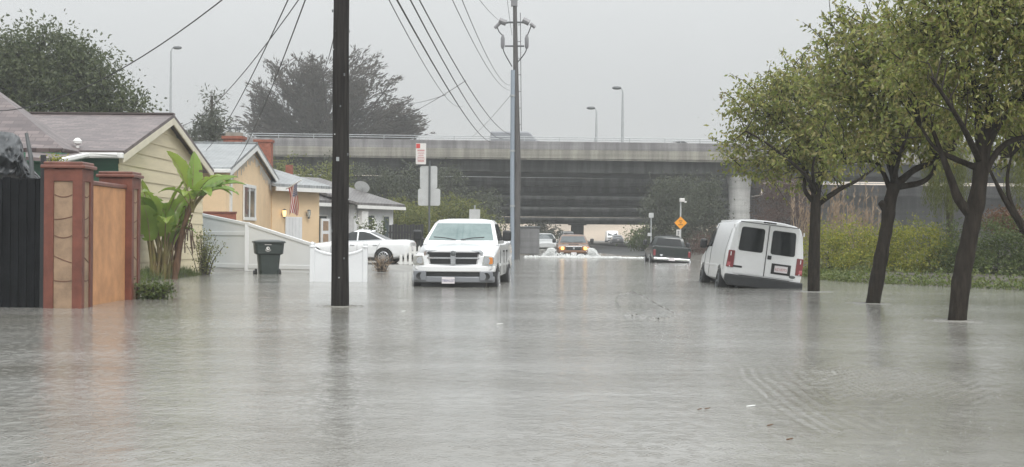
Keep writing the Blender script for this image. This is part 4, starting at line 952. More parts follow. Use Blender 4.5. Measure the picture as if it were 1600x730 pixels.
# ---- white cargo van, seen from the rear left, listing to the right
def van(label, loc, rz, ry, scale, rx=0):
    t = thing('cargo_van', label, 'van', loc, rz, None, rx, ry, scale)
    full = [(0, .40), (.80, .40), (.93, .46), (.985, .58), (1.0, .80), (1.0, 1.10), (.985, 1.28), (.90, 1.80), (.84, 1.98), (.70, 2.06), (.4, 2.10), (0, 2.115)]
    def low(zt, k=1.0): return [(0, .42), (.80 * k, .42), (.93 * k, .48), (.985 * k, .58), (1.0 * k, .74), (1.0 * k, lerp(.74, zt, .55)), (.985 * k, lerp(.74, zt, .75)), (.95 * k, lerp(.74, zt, .9)), (.88 * k, lerp(.74, zt, .97)), (.7 * k, zt), (.4 * k, zt + .03), (0, zt + .04)]
    def mix(a, b, q): return [(lerp(p[0], r[0], q), lerp(p[1], r[1], q)) for p, r in zip(a, b)]
    def sc_(h, k, dz=0): return [(x * k, z + (dz if z > 1.9 else 0)) for x, z in h]
    hood = low(1.24)
    stn = [(-2.70, low(1.02, .93)), (-2.6, low(1.08, .97)), (-2.0, low(1.2)), (-1.72, hood), (-1.55, mix(hood, full, .22)), (-1.2, mix(hood, full, .68)), (-1.0, mix(hood, full, .90)), (-.8, mix(hood, full, .985)), (-.4, full), (1.0, full), (2.3, full), (2.58, sc_(full, .992, -.01)), (2.68, sc_(full, .975, -.035)), (2.70, sc_(full, .955, -.07))]
    loft_body(stn, 'body', 'van_paint', t, [(-1.85, .37, .46, .95), (1.60, .37, .46, .95)], ang=28)
    yr = 2.70
    def xat(z):
        pts = full[3:]
        for a, b in zip(pts, pts[1:]):
            if z <= b[1]: return lerp(a[0], b[0], (z - a[1]) / (b[1] - a[1]))
        return .4
    def rear_poly(pts, r=.05, off=.008, nm='rear_window', m='glass_dark', par=t, th=.012):
        # rounded quad on the rear face
        out = []; n = len(pts)
        for i in range(n):
            p, a, c = V(*pts[i]), V(*pts[i - 1]), V(*pts[(i + 1) % n])
            d1 = (a - p).normalized() * r; d2 = (c - p).normalized() * r
            for k in range(5):
                q = k / 4; out.append(p + d1 * (1 - q) ** 2 + d2 * q ** 2)
        b = MB(); b.prism([V(p.x, yr + off, p.y) for p in out], (0, th, 0)); return b.build(nm, m, par)
    for s_ in (-1, 1):
        dpn = [(s_ * .012, .66), (s_ * .785, .66), (s_ * .785, 1.28), (s_ * .79, 1.985), (s_ * .012, 1.985)]
        if s_ < 0: dpn = dpn[::-1]
        b = MB(); b.prism([V(x, yr - .02, z) for x, z in dpn], (0, .034, 0)); dr = b.build('rear_door', 'van_paint', t, bevel=.012, seg=3)
        wp_ = [(s_ * .10, 1.26), (s_ * .735, 1.26), (s_ * .70, 1.88), (s_ * .10, 1.88)]
        rear_poly(wp_, .07, .014, 'window_seal', 'rubber', dr, .005)
        cx_ = [(lerp(x, s_ * .41, .045), lerp(z, 1.57, .05)) for x, z in wp_]; rear_poly(cx_, .06, .019, 'window', 'glass_dark', dr, .004)
        for z in (.86, 1.15, 1.86):
            b = MB(); b.lathe([(.018, -.05), (.018, .05)], (s_ * .90, yr + .012, z), 8); b.build('hinge', 'van_paint', dr)
        b = MB(); b.prism([V(s_ * x, yr - .10, z) for x, z in ((.80, .80), (.985, .80), (.965, 1.24), (.80, 1.24))], (0, .125, 0)); tl = b.build('tail_light', 'red_lens', t, bevel=.015)
        b = MB(); b.box((s_ * .925, yr + .02, .885), (.08, .02, .10)); b.build('reverse_lamp', 'red_pale', tl, bevel=.006)
        seam(t, [V(s_ * 1.004, -1.55, .52), V(s_ * 1.006, -1.5, 1.1), V(s_ * .985, -1.35, 1.3)]); seam(t, [V(s_ * 1.004, -.42, .48), V(s_ * 1.006, -.42, 1.1), V(s_ * .995, -.42, 1.28), V(s_ * .905, -.42, 1.8), V(s_ * .86, -.42, 1.95)])
        seam(t, [V(s_ * 1.003, yr - .38, .72), V(s_ * 1.006, yr - .38, 1.1), V(s_ * .99, yr - .36, 1.28), V(s_ * .90, yr - .30, 1.8)], .004)
        slabbox('side_moulding', 'van_paint', t, (s_ * 1.0, -.1, .80), (.022, 2.4, .055), .008)
        b = MB(); pl = [(-1.42, 1.30), (-.52, 1.30), (-.52, 1.82), (-1.0, 1.82)]
        b.add([V(s_ * (xat(z) + .008), y, z) for y, z in pl], [(0, 1, 2, 3)]); b.build('side_window', 'glass_dark', t)
        mr = slabbox('wing_mirror', 'black_plastic', t, (s_ * 1.13, -1.28, 1.36), (.20, .12, .27), .05); b = MB(); b.tube([V(s_ * .96, -1.3, 1.28), V(s_ * 1.08, -1.28, 1.3)], .025, 6); b.build('mirror_arm', 'black_plastic', mr)
        wheel(t, -1.85, s_ * .89, .37, .24, 'steel_dark', 0); wheel(t, 1.60, s_ * .89, .37, .24, 'steel_dark', 0)
        b = MB(); b.tube([V(s_ * .80, y, 2.03 - (.03 if y > 2.4 else 0)) for y in (-.6, .6, 1.8, 2.5)], .018, 6); b.build('drip_rail', 'van_paint', t)
        slabbox('mud_flap', 'rubber', t, (s_ * .88, 2.12, .33), (.24, .02, .32), .005)
    b = MB(); b.add([V(x * .93, -1.63 + (z - 1.28) * .98 - .012, z) for x, z in ((-.93, 1.29), (.93, 1.29), (.83, 1.9), (-.83, 1.9))], [(0, 1, 2, 3)]); b.build('windscreen', 'glass_dark', t)
    seam(t, [V(0, yr + .012, .67), V(0, yr + .012, 1.98)], .008)
    slabbox('door_handle', 'grey_bumper', t, (-.09, yr + .025, 1.17), (.10, .03, .10), .01)
    slabbox('nameplate', 'grey_bumper', t, (.72, yr + .018, .84), (.28, .01, .05), .003)
    fr = slabbox('plate_frame', 'rubber', t, (-.42, yr + .022, .90), (.50, .02, .27), .01); plate(fr, (-.42, yr + .036, .90), 1, '', .34, .17)
    text(fr, '6Z18372', .085, V(-.42, yr + .0445, .89), (pi / 2, 0, pi), 'sign_redline')
    b = MB(); b.lathe([(.085, 0), (.08, .012), (.01, .016)], (0, 0, 0), 20, 'Y'); ov_ = b.build('emblem', 'steel_dark', t, smooth=True); ov_.location = (-.73, yr + .015, .745); ov_.scale = (1, 1, .45)
    slabbox('brake_light', 'grey_bumper', t, (0, yr - .05, 2.045), (.34, .10, .05), .012)
    slabbox('roof_edge', 'seam', t, (0, yr - .012, 2.005), (1.5, .05, .018), .006)
    b = MB(); b.prism([V(x, yr - .02, z) for x, z in ((-1.0, .63), (-1.01, .47), (-.90, .34), (.90, .34), (1.01, .47), (1.0, .63))], (0, .17, 0)); bm_ = b.build('rear_bumper', 'grey_bumper', t, bevel=.03)
    slabbox('step_pad', 'rubber', bm_, (0, yr + .07, .634), (1.3, .14, .012), .004)
    slabbox('underside', 'rubber', t, (0, 0, .40), (1.4, 4.6, .2), .02)
    b = MB(); b.tube([V(.55, 1.8, .30), V(.62, yr - .1, .28)], .035, 8); b.build('exhaust', 'steel_dark', t)
    return t
van('white cargo van listing to the right, rear doors towards the camera', (6.10, 37.0, -.34), pi + R(-.6), R(-7.1), .95, R(0))

# ---- saloon cars
def saloon(label, paint, loc, rz, name='sedan', detail=True, group=None, scale=1.0):
    t = thing(name, label, 'car', loc, rz, group, 0, 0, scale)
    def st(k, zt, zb=.26, sh=0): return [(0, zb), (.72 * k, zb), (.86 * k, zb + .07), (.91 * k, .48), (.925 * k, zt - .22), (.91 * k, zt - .10), (.84 * k, zt - .02), (.6 * k, zt + .012), (0, zt + .03)]
    stn = [(-2.38, st(.72, .62, .34)), (-2.28, st(.86, .70, .28)), (-2.0, st(.96, .77)), (-1.5, st(1, .84)), (-.95, st(1, .91)), (-.6, st(1, .93)), (1.3, st(1, .98)), (1.75, st(1, 1.0)), (2.15, st(.96, 1.01, .3)), (2.36, st(.90, .98, .36)), (2.43, st(.82, .90, .44))]
    loft_body(stn, 'body', paint, t, [(-1.42, .335, .385, .86), (1.40, .335, .385, .86)])
    cab = Cab([(.84, -1.15, 1.86, .87), (.95, -.92, 1.72, .85), (1.16, -.42, 1.245, .751), (1.33, -.02, .86, .67), (1.41, .22, .62, .55), (1.435, .35, .5, .3)], .18, .14)
    cab.build('roof', paint, t)
    cab.front(-.9, .9, .97, 1.34, 'glass_grey', t, 'windscreen'); cab.front(-.86, .86, 1.03, 1.33, 'glass_dark', t, 'rear_window', rear=True)
    for s_ in (-1, 1):
        cab.side(s_, [(-.62, .96), (.30, .98), (.30, 1.33), (.10, 1.325), (-.22, 1.18)], 'glass_dark', t, 'side_window')
        cab.side(s_, [(.36, .98), (1.32, 1.03), (1.16, 1.10), (.82, 1.27), (.55, 1.335), (.36, 1.335)], 'glass_dark', t, 'side_window')
        wheel(t, -1.42, s_ * .82, .335, .22); wheel(t, 1.40, s_ * .82, .335, .22)
        b = MB(); b.prism([V(s_ * x, y, z) for x, y, z in ((.86, 2.06, .82), (.70, 2.40, .80), (.62, 2.42, .92), (.80, 2.10, .955))], (s_ * .02, .012, 0)); b.build('tail_light', 'red_pale', t, bevel=.01)
        b = MB(); b.prism([V(s_ * x, y, z) for x, y, z in ((.90, -1.85, .68), (.66, -2.30, .58), (.62, -2.32, .68), (.86, -1.9, .76))], (s_ * .01, -.01, 0)); b.build('headlight', 'clear_lens', t, bevel=.01)
        if detail:
            for pts in ([(-.72, .40), (-.74, .7), (-.66, .90)], [(.33, .36), (.33, .7), (.33, .94)], [(1.10, .55), (1.16, .75), (1.28, .97)]): seam(t, [V(s_ * .93, y, z) for y, z in pts[:2]] + [V(s_ * .905, pts[2][0], pts[2][1] - .05)], .005)
            for y in (.14, 1.06): slabbox('door_handle', 'chrome', t, (s_ * .935, y, .80), (.03, .18, .03), .008)
            slabbox('wing_mirror', paint, t, (s_ * 1.0, -.58, .98), (.2, .1, .13), .04)
            slabbox('sill', 'black_plastic', t, (s_ * .86, 0, .27), (.05, 2.1, .05), .01)
            b = MB(); b.tube([V(s_ * .865, -.6, .955), V(s_ * .853, .33, .965), V(s_ * .835, 1.34, 1.015)], .009, 5); b.build('window_trim', 'chrome', t)
    slabbox('rear_bumper', 'grey_bumper', t, (0, 2.36, .36), (1.5, .12, .1), .02)
    plate(t, (0, 2.435, .70), 1)
    if detail: slabbox('roof_antenna', paint, t, (0, .82, 1.37), (.06, .16, .07), .02)
    slabbox('underside', 'rubber', t, (0, 0, .30), (1.3, 4.0, .14), .02)
    return t
saloon('white sedan parked across the driveway behind the wooden utility pole', 'white_paint', (px(553, 53), 53, .11), R(-90) - R(6), scale=.93)
saloon('dark grey car far down the road, driving away under the bridge', 'grey_paint', (px(964, 206), 206, .06), pi, detail=False, scale=.95)
saloon('grey car blurred by rain, passing on top of the overpass', 'grey_paint', (px(1067, 124.5), 124.5, Z(232, 124.5) - .62), R(90), detail=False)
def box_van(label, loc, rz, scale=1.0, m='van_paint', cargo=False):
    t = thing('box_truck' if cargo else 'delivery_van', label, 'truck' if cargo else 'van', loc, rz, None, 0, 0, scale)
    b = MB(); b.rings([ring_from([(0, .4), (.9, .4), (.98, .6), (.98, zt * .6), (.93, zt - .12), (.8, zt), (0, zt + .03)], y) for y, zt in ((-2.6, 1.15), (-2.0, 1.3), (-1.4, 2.0), (-1.1, 2.15), (2.5, 2.15), (2.6, 2.1))]); b.build('body', m, t, smooth=True)
    b = MB(); b.add([V(-.8, -2.0, 1.34), V(.8, -2.0, 1.34), V(.72, -1.42, 1.96), V(-.72, -1.42, 1.96)], [(0, 1, 2, 3)]); b.build('windscreen', 'glass_dark', t)
    slabbox('rear_window', 'glass_dark', t, (0, 2.61, 1.62), (1.3, .02, .45), .005); slabbox('bumper', 'grey_bumper', t, (0, -2.62, .55), (1.8, .12, .2), .03); slabbox('grille', 'black_plastic', t, (0, -2.6, .85), (1.2, .06, .22), .02)
    for s_ in (-1, 1):
        slabbox('headlight', 'clear_lens', t, (s_ * .75, -2.58, .88), (.28, .08, .2), .02); slabbox('tail_light', 'red_lens', t, (s_ * .9, 2.6, .95), (.12, .06, .35), .01)
        wheel(t, -1.75, s_ * .88, .36, .22, 'steel_dark', 0); wheel(t, 1.6, s_ * .88, .36, .22, 'steel_dark', 0)
    if cargo:
        b = MB(); b.box((0, .9, 2.0), (2.3, 4.6, 2.3)); b.build('cargo_box', m, t, bevel=.04)
    return t
box_van('small white van parked far down the road beyond the dark grey car', (px(956, 224), 224, .06), 0, .95)
saloon('pale car parked at the kerb under the bridge, left of the oncoming pickup', 'sign_back', (px(851, 112), 112, .02), R(3), detail=False)
box_van('white van mostly hidden behind the oncoming orange brown pickup', (px(884, 132), 132, .05), 0, .75, 'van_paint')
box_van('dark truck passing on the overpass beside the tall utility pole', (px(806, 124.3), 124.3, Z(232, 124.3) - .45), R(90), .88, 'grey_paint', False)

# spray and foam thrown up by the oncoming pickup
fo = MB(); r5 = random.Random(9)
def blob(c, r):
    vs = [c + V(r * x, r * y, r * z) for x, y, z in ((1, 0, 0), (-1, 0, 0), (0, 1, 0), (0, -1, 0), (0, 0, 1), (0, 0, -1))]
    fo.add(vs, [(0, 2, 4), (2, 1, 4), (1, 3, 4), (3, 0, 4), (2, 0, 5), (1, 2, 5), (3, 1, 5), (0, 3, 5)])
cx0 = px(893, 80.6)
for k in range(5200):
    s_ = r5.choice((-1, 1)); q = abs(r5.gauss(0, .26)); x = cx0 + s_ * (1.02 + q) + r5.gauss(0, .06); h = max(0, .55 * exp(-((q - .12) / .36) ** 2)) * r5.random() ** .8
    blob(V(x, 80.9 + r5.gauss(0, .35), h), r5.uniform(.008, .034))
for k in range(700): blob(V(cx0 + r5.uniform(-1.0, 1.0), 80.5 + r5.gauss(0, .15), abs(r5.gauss(0, .09))), r5.uniform(.015, .05))
for k in range(5000):
    u = r5.random(); x = lerp(-2.7, 4.6, u); x = cx0 + (x if abs(x) > .0 else 0); y = 79.9 + r5.gauss(0, .28) + .10 * abs(x - cx0)
    blob(V(x, y, abs(r5.gauss(0, .035)) * (1 if u < .75 else .6)), r5.uniform(.012, .04))
tag(fo.build('splash_foam', 'foam', smooth=True, ang=180), kind='stuff')
fo = MB()    # drops thrown up where the rain strikes the water
for k in range(1300):
    y = 7.2 + 26 * r5.random() ** 1.6; x = r5.uniform(-.40, .40) * y; 
    if r5.random() < .35: x = r5.uniform(.2, .42) * y
    for q in range(r5.randint(1, 4)): blob(V(x + r5.gauss(0, .012), y + r5.gauss(0, .012), abs(r5.gauss(.006, .012))), r5.uniform(.0010, .0024))
tag(fo.build('rain_splash', 'sign_back', smooth=True, ang=180), kind='stuff')

# ================================================================ waste bin, signs
t = thing('wheelie_bin', 'dark green wheeled waste bin with closed lid against the white fence', 'waste bin', (px(430, 44.8) + .0, 43.6, 0), R(14))
def rr(w_, d, z, y=0, c=.07):
    hx, hy = w_ / 2, d / 2; return [V(x, yy + y, z) for x, yy in ((-hx + c, -hy), (hx - c, -hy), (hx, -hy + c), (hx, hy - c), (hx - c, hy), (-hx + c, hy), (-hx, hy - c), (-hx, -hy + c))]
b = MB(); b.rings([rr(.56, .62, -.14), rr(.58, .64, .02), rr(.68, .76, .62)]); bd = b.build('lower_body', 'bin_green', t, smooth=True, bevel=.01)
b = MB(); b.rings([rr(.70, .78, .60), rr(.84, .88, .64), rr(.90, .94, .98)]); b.build('upper_body', 'bin_green', t, smooth=True, bevel=.012)
b = MB(); b.rings([rr(.96, 1.02, .965, -.01), rr(.98, 1.04, 1.0, -.01), rr(.94, 1.0, 1.025, -.01), rr(.55, .6, 1.065, 0)]); b.build('lid', 'bin_lid', t, smooth=True, bevel=.008)
b = MB(); b.tube([V(-.40, .53, .96), V(.40, .53, .96)], .025, 8); b.build('handle', 'bin_lid', t)
for s_ in (-1, 1): wheel(t, .34, s_ * .36, .14, .07, 'black_plastic', 5, z=.02)
def on_bin(z): return -.39 - .06 * (z - .6) / .38 - .045
lg = MB(); zc = .80; yb = -.463
lg.lathe([(.055, 0), (.055, -.004)], (-.05, yb, zc), 18, 'Y'); b2 = lg.build('emblem', 'sign_white', t); b2.rotation_euler = (0, 0, 0)
b = MB(); b.lathe([(.02, 0), (.02, -.003)], (-.035, yb - .004, zc + .005), 12, 'Y'); b.build('emblem_dot', 'bin_green', b2)
b = MB()
for i in range(9):
    a0 = R(205 + i * 15); a1 = R(205 + i * 15 + 9)
    b.add([V(-.05 + q * cos(a), yb - .003, zc + q * sin(a)) for q, a in ((.075, a0), (.075, a1), (.10, a1), (.10, a0))], [(0, 1, 2, 3)])
for i in range(8): b.box((-.14 + i * .026, yb - .012, zc + .115), (.018, .004, .022))
b.build('lettering', 'sign_white', t)

def post_of(t, h, z0=-.5, r=.035, m='galv'):
    b = MB(); b.tube([V(0, 0, z0), V(0, 0, h)], r, 8); return b.build('post', m, t, smooth=True)
def plate_sign(t, c, w_, h, m, nm, r=.04, th=.006):
    pts = []
    for cx, cz, a0 in ((w_ / 2 - r, -h / 2 + r, -90), (w_ / 2 - r, h / 2 - r, 0), (-w_ / 2 + r, h / 2 - r, 90), (-w_ / 2 + r, -h / 2 + r, 180)):
        for k in range(4): a = R(a0 + k * 30); pts.append(V(c[0] + cx + r * cos(a), c[1], c[2] + cz + r * sin(a)))
    b = MB(); b.prism(pts, (0, th, 0)); return b.build(nm, m, t)
base = P(670, 440, 43); base.z = 0
t = thing('street_sign', 'parking sign post with a red and white sign above two blank sign backs', 'street sign', base); zz = lambda y: Z(y, 43) - .012 * 43 * 0 - (-130) * 0 - .018
post_of(t, Z(252, 43), r=.03, m='steel_dark'); 
s1 = plate_sign(t, (px(657, 43) - base.x, -.05, Z(241.5, 43)), .31, .64, 'sign_white', 'parking_sign', .02); ry_ = s1; 
b = MB(); c_ = V(px(657, 43) - base.x, -.056, Z(241.5, 43))
b.box(c_ + V(-.085, 0, .235), (.12, .004, .14)); b.build('tow_symbol', 'sign_red', s1)
b = MB()
for k, (w_, z, h) in enumerate(((.22, .10, .05), (.2, .02, .026), (.16, -.045, .026), (.2, -.11, .026), (.24, -.16, .012), (.2, -.22, .05))):
    n = 7 if k != 4 else 1
    for i in range(n): b.box(c_ + V(-w_ / 2 + (i + .5) * w_ / n, 0, z), (w_ / n * (.7 if n > 1 else 1), .004, h))
b.build('lettering', 'sign_redline', s1)
plate_sign(t, (px(669, 43) - base.x, .035, Z(278, 43)), .53, .69, 'sign_back', 'sign_panel', .06); plate_sign(t, (px(670, 43) - base.x, .035, Z(309, 43)), .68, .52, 'sign_back', 'sign_panel', .06)
base = P(741, 430, 60); base.z = 0
t = thing('street_sign', 'small blank sign back on a short post behind the white pickup', 'street sign', base); post_of(t, Z(321, 60)); plate_sign(t, (0, -.05, Z(335, 60)), .46, .40, 'sign_back', 'sign_panel', .03)
base = P(1063, 400, 74); base.z = 0
t = thing('warning_sign', 'orange yellow diamond warning sign on a grey post under the overpass', 'road sign', base); post_of(t, Z(312, 74) + .1, r=.04, m='sign_back')
zc = Z(346.5, 74); q = .335; b = MB(); b.prism([V(0, -.06, zc - q), V(q, -.06, zc), V(0, -.06, zc + q), V(-q, -.06, zc)], (0, .006, 0)); dm = b.build('diamond_panel', 'sign_yellow', t)
b = MB()
for z, w_, n in ((.10, .20, 5), (.0, .2, 4), (-.10, .24, 6)):
    for i in range(n):
        if z != 0 or i in (1, 2): b.box((-w_ / 2 + (i + .5) * w_ / n, -.064, zc + z), (w_ / n * .62, .003, .055))
b.build('lettering', 'ink', dm)
s2 = plate_sign(t, (-.12, -.055, Z(362.5, 74)), .2, .36, 'sign_white', 'plate_sign', .02); b = MB()
for i in range(3): b.box((-.12, -.06, Z(362.5, 74) + .1 - i * .1), (.13, .003, .04))
b.box((-.12, -.0595, Z(362.5, 74)), (.03, .002, .24))
b.build('lettering', 'steel_dark', s2)
b = MB(); b.box((.06, -.08, Z(311, 74)), (.26, .24, .2)); b.box((.24, -.08, Z(314, 74)), (.12, .1, .1)); b.build('lamp_box', 'sign_white', t, bevel=.03)
base = P(1017, 400, 88); base.z = 0
t = thing('street_sign', 'slim post with a tiny sign, left of the parked dark green pickup', 'street sign', base); post_of(t, Z(331, 88), r=.045); plate_sign(t, (0, -.05, Z(335, 88)), .3, .3, 'sign_back', 'sign_panel', .02); plate_sign(t, (-.1, -.05, Z(365, 88)), .24, .2, 'sign_back', 'sign_panel', .02)
# ================================================================ utility poles and overhead wires
b0 = V(px(532, 24.5), 24.5, 0)
t = thing('utility_pole', 'near dark wooden utility pole standing in the floodwater', 'utility pole', b0)
topx = P(533.5, -60, 24.5) - b0
b = MB(); n = 9; pts = [V(topx.x * i / n + .004 * sin(i * 1.7), 0, lerp(-.6, topx.z, i / n)) for i in range(n + 1)]
b.tube(pts, [lerp(.157, .135, i / n) * (1 + .02 * sin(i * 2.3)) for i in range(n + 1)], 20); b.build('shaft', 'pole_wood', t, smooth=True)
for i in range(14):
    b = MB(); z = .5 + i * .43 + .1 * sin(i * 5); xo = topx.x * z / topx.z; an = -pi / 2 + 1.35 * sin(i * 2.7); b.box((xo + .15 * cos(an), .15 * sin(an), z), (.022, .022, .02 + .012 * (i % 3))); b.build('staple', 'sign_back' if i % 3 == 0 else 'steel_dark', t)
b = MB(); b.box((topx.x * .55 - .03, -.15, 2.55), (.05, .012, .07)); b.build('pole_tag', 'galv', t)

b0 = V(px(806, 74), 74, 0)
t = thing('utility_pole', 'tall far utility pole with crossarms and a pale blue conduit', 'utility pole', b0)
tp = P(804.5, 2, 74) - b0
def q2(x, y): return P(x, y, 74) - b0
b = MB(); b.tube([V(0.02, 0, -.6), q2(808.5, 260), q2(806, 120), tp], [.20, .18, .14, .10], 14); b.build('shaft', 'pole_wood_grey', t, smooth=True)
b = MB(); b.tube([q2(800.5, 408) + V(0, -.12, 0), q2(800.5, 250) + V(0, -.12, 0), q2(801.5, 110) + V(0, -.1, 0)], .115, 12); cd = b.build('conduit', 'conduit', t, smooth=True)
for y in (150, 236, 322): b = MB(); b.lathe([(.14, -.05), (.14, .05)], q2(800.8, y) + V(0, -.12, 0), 12); b.build('conduit_strap', 'galv', cd)
b = MB(); b.tube([q2(814.5, 205), q2(813, 20)], .018, 5)
for i in range(7): b.tube([q2(814, 195 - i * 26), q2(809, 195 - i * 26)], .014, 4)
b.build('standoff_cable', 'wire', t)
arm = [q2(776, 42), q2(784, 37), q2(804, 35), q2(826, 36), q2(835, 41)]
b = MB(); b.tube([arm[1], q2(795, 35), arm[2], q2(816, 35), arm[3]], .055, 6); ca = b.build('crossarm', 'steel_dark', t)
for x0, y0, x1, y1 in ((780, 32, 791, 36), (817, 31, 827, 36)): b = MB(); b.tube([q2(x0, y0), q2(x1, y1)], .16, 8); b.build('insulator', 'insulator', ca)
for x0, y0, x1, y1 in ((773, 44, 781, 36), (829, 37, 836, 43)): b = MB(); b.tube([q2(x0, y0), q2(x1, y1)], .09, 8); b.build('insulator', 'insulator', ca)
b = MB(); b.tube([q2(789, 72), q2(819, 72)], .05, 6); c2_ = b.build('crossarm', 'steel_dark', t)
for x in (785.5, 823): b = MB(); b.lathe([(.05, -.35), (.10, -.25), (.11, .2), (.04, .4)], q2(x, 66), 8); b.build('fuse_cutout', 'insulator', c2_, smooth=True)
for pth in ([(777, 43), (780, 50), (786, 57), (785, 66), (787, 80), (793, 92), (800, 104)], [(830, 40), (827, 48), (824, 56), (823, 66), (822, 79), (815, 90), (808, 98)]):
    b = MB(); b.tube(smooth_path([q2(x, y) for x, y in pth], 3), .03, 5); b.build('jumper_lead', 'wire', t)
b = MB(); b.box(q2(803.5, 5), (.34, .3, .32)); b.tube([q2(797, -3), q2(803, 5), q2(810, -3)], .06, 6); b.build('pole_top_bracket', 'insulator', t)

def wire(label, p0, p1, sag, r=.012, n=20):
    r *= .72
    a, c = P(*p0), P(*p1); b = MB()
    b.tube([a.lerp(c, i / n) - V(0, 0, sag * 4 * (i / n) * (1 - i / n)) for i in range(n + 1)], r, 5)
    # a wire is one plain mesh with its own origin at its near end
    tag(b.build('overhead_wire', 'wire', smooth=True), label, 'wire', 'overhead wires')
wire('thick cable sweeping down past the big tree at the upper left', (372, -20, 20), (-40, 172, 34), .55, .014)
wire('sagging service cable running past the left street lamp to the upper middle', (484, -25, 22), (255, 193, 70), .9, .014)
wire('steep cable dropping left of the near pole to the cypress edge', (459, -20, 20), (318, 238, 58), .35, .014)
wire('steep cable just left of the near pole, ending at the peach roof', (486, -25, 20), (362, 262, 56), .35, .015)
wire('short stub of cable hugging the left side of the near pole', (524, 48, 24.3), (508, 105, 75), .1, .016)
wire('thick cable right of the near pole, lowest of the bundle, reaching the parapet', (612, -15, 22), (774, 222, 118), .75, .022)
wire('thin cable leftmost of the bundle right of the near pole', (600, -15, 22), (724, 165, 105), .7, .012)
wire('cable in the middle of the bundle right of the near pole', (636, -10, 23), (790, 214, 112), .9, .018)
wire('cable at the right of the middle bundle, running to the tall pole', (650, -10, 23), (798, 210, 74), .5, .016)
wire('faint cable left of the upper pair leading to the tall pole', (700, -15, 26), (797, 141, 74), .45, .011)
wire('faint cable right of the upper pair leading to the tall pole', (716, -15, 26), (797, 133, 74), .45, .011)
wire('faint cable meeting the left tip of the tall pole crossarm', (738, -15, 40), (783, 34, 74), .1, .012)
wire('cross cable slanting down left from the middle bundle to the trees', (728, 126, 60), (618, 188, 105), .12, .018)
wire('faint near level cable from the middle bundle towards the cypress', (697, 148, 62), (612, 160, 118), .25, .016)
wire('slanting cable from the tall pole down left to the parapet', (797, 150, 74), (738, 214, 118), .1, .014)
wire('cable rising steeply from the left of the tall pole top', (790, -20, 60), (800, 55, 74), .05, .014)

# ================================================================ street trees on the right
def px_path(pts, Y): return [P(x, y, Y + (d[0] if d else 0)) for x, y, *d in pts]
def street_tree(label, Yt, trunk, r0, r1, limbs, lobes, nc, nl, seed, L=.11, W=.052, spread=.18, group='street trees standing in the flood', mt='leaf_street'):
    base = px_path(trunk[:1], Yt)[0]; base.z = 0
    t = thing('street_tree', label, 'tree', base, 0, group); roots = []
    b = MB(); tr = [p - base for p in px_path(trunk, Yt)]; tr[0].z = -.5; limb(b, tr, r0 * 1.12, r1, 14, .16, None)
    for pth, ra, rb in limbs: limb(b, [p - base for p in px_path(pth, Yt)], ra, rb, 8, .12, roots)
    cr = MB(); lb = [(P(x, y, Yt + dy) - base, (rx_ / F * Yt, ry_ / F * Yt * 1.0, rz_ / F * Yt)) for x, y, dy, rx_, ry_, rz_ in lobes]
    clumps(cr, lb, nc, nl, L, W, spread, droop=.45, shell=.25, seed=seed, twigs=b, tr=.007, roots=roots)
    r = random.Random(seed + 500)
    for k in range(70):
        c, rad = r.choice(lb); u = rnd_unit(r); u.z = abs(u.z) * .9 if r.random() < .7 else u.z
        p0 = Vector(c) + V(u.x * rad[0], u.y * rad[1], u.z * rad[2]) * .9; d = (u + V(r.gauss(0, .4), r.gauss(0, .4), .5)).normalized(); ln = r.uniform(.25, .75)
        pp = [p0, p0 + d * ln * .5, p0 + d * ln + V(0, 0, -.08)]; b.tube(pp, [.012, .008, .004], 4, False)
        for j in range(14):
            q = pp[0].lerp(pp[2], r.uniform(.1, 1.05)); leaf(cr, q + rnd_unit(r) * .05, d * .6 + rnd_unit(r) * .8 + V(0, 0, -.25), L * r.uniform(.7, 1.2), W * r.uniform(.7, 1.1), r)
    b.build('trunk', 'bark', t, smooth=True, ang=70); cr.build('crown', mt, t); return t
street_tree('farthest and smallest of the three flooded street trees, straight trunk by the van', 32.6,
    [(1271, 458), (1272, 400), (1274, 340), (1275, 300)], .135, .115,
    [([(1275, 320), (1258, 298), (1256, 272), (1240, 235)], .07, .02), ([(1274, 305), (1262, 275), (1250, 230), (1225, 180)], .085, .02), ([(1277, 305), (1283, 255), (1280, 200), (1270, 140)], .09, .02),
     ([(1279, 318), (1312, 296), (1340, 282), (1368, 262)], .075, .02), ([(1276, 300), (1290, 270, 1.0), (1310, 220, 1.4)], .06, .015), ([(1274, 300), (1255, 270, -1.0), (1200, 225, -1.2), (1165, 205, -1.2)], .06, .015), ([(1276, 300), (1270, 260, -1), (1290, 190, -1.6)], .05, .015)],
    [(1235, 175, 0, 88, 110, 72), (1190, 180, .2, 55, 80, 60), (1285, 165, .2, 80, 110, 80), (1215, 238, -.2, 62, 80, 36), (1290, 240, 0, 70, 90, 42), (1240, 130, .2, 50, 70, 34), (1165, 228, 0, 34, 55, 36), (1195, 262, 0, 44, 60, 20), (1255, 272, 0, 60, 70, 18)], 290, 50, 21)
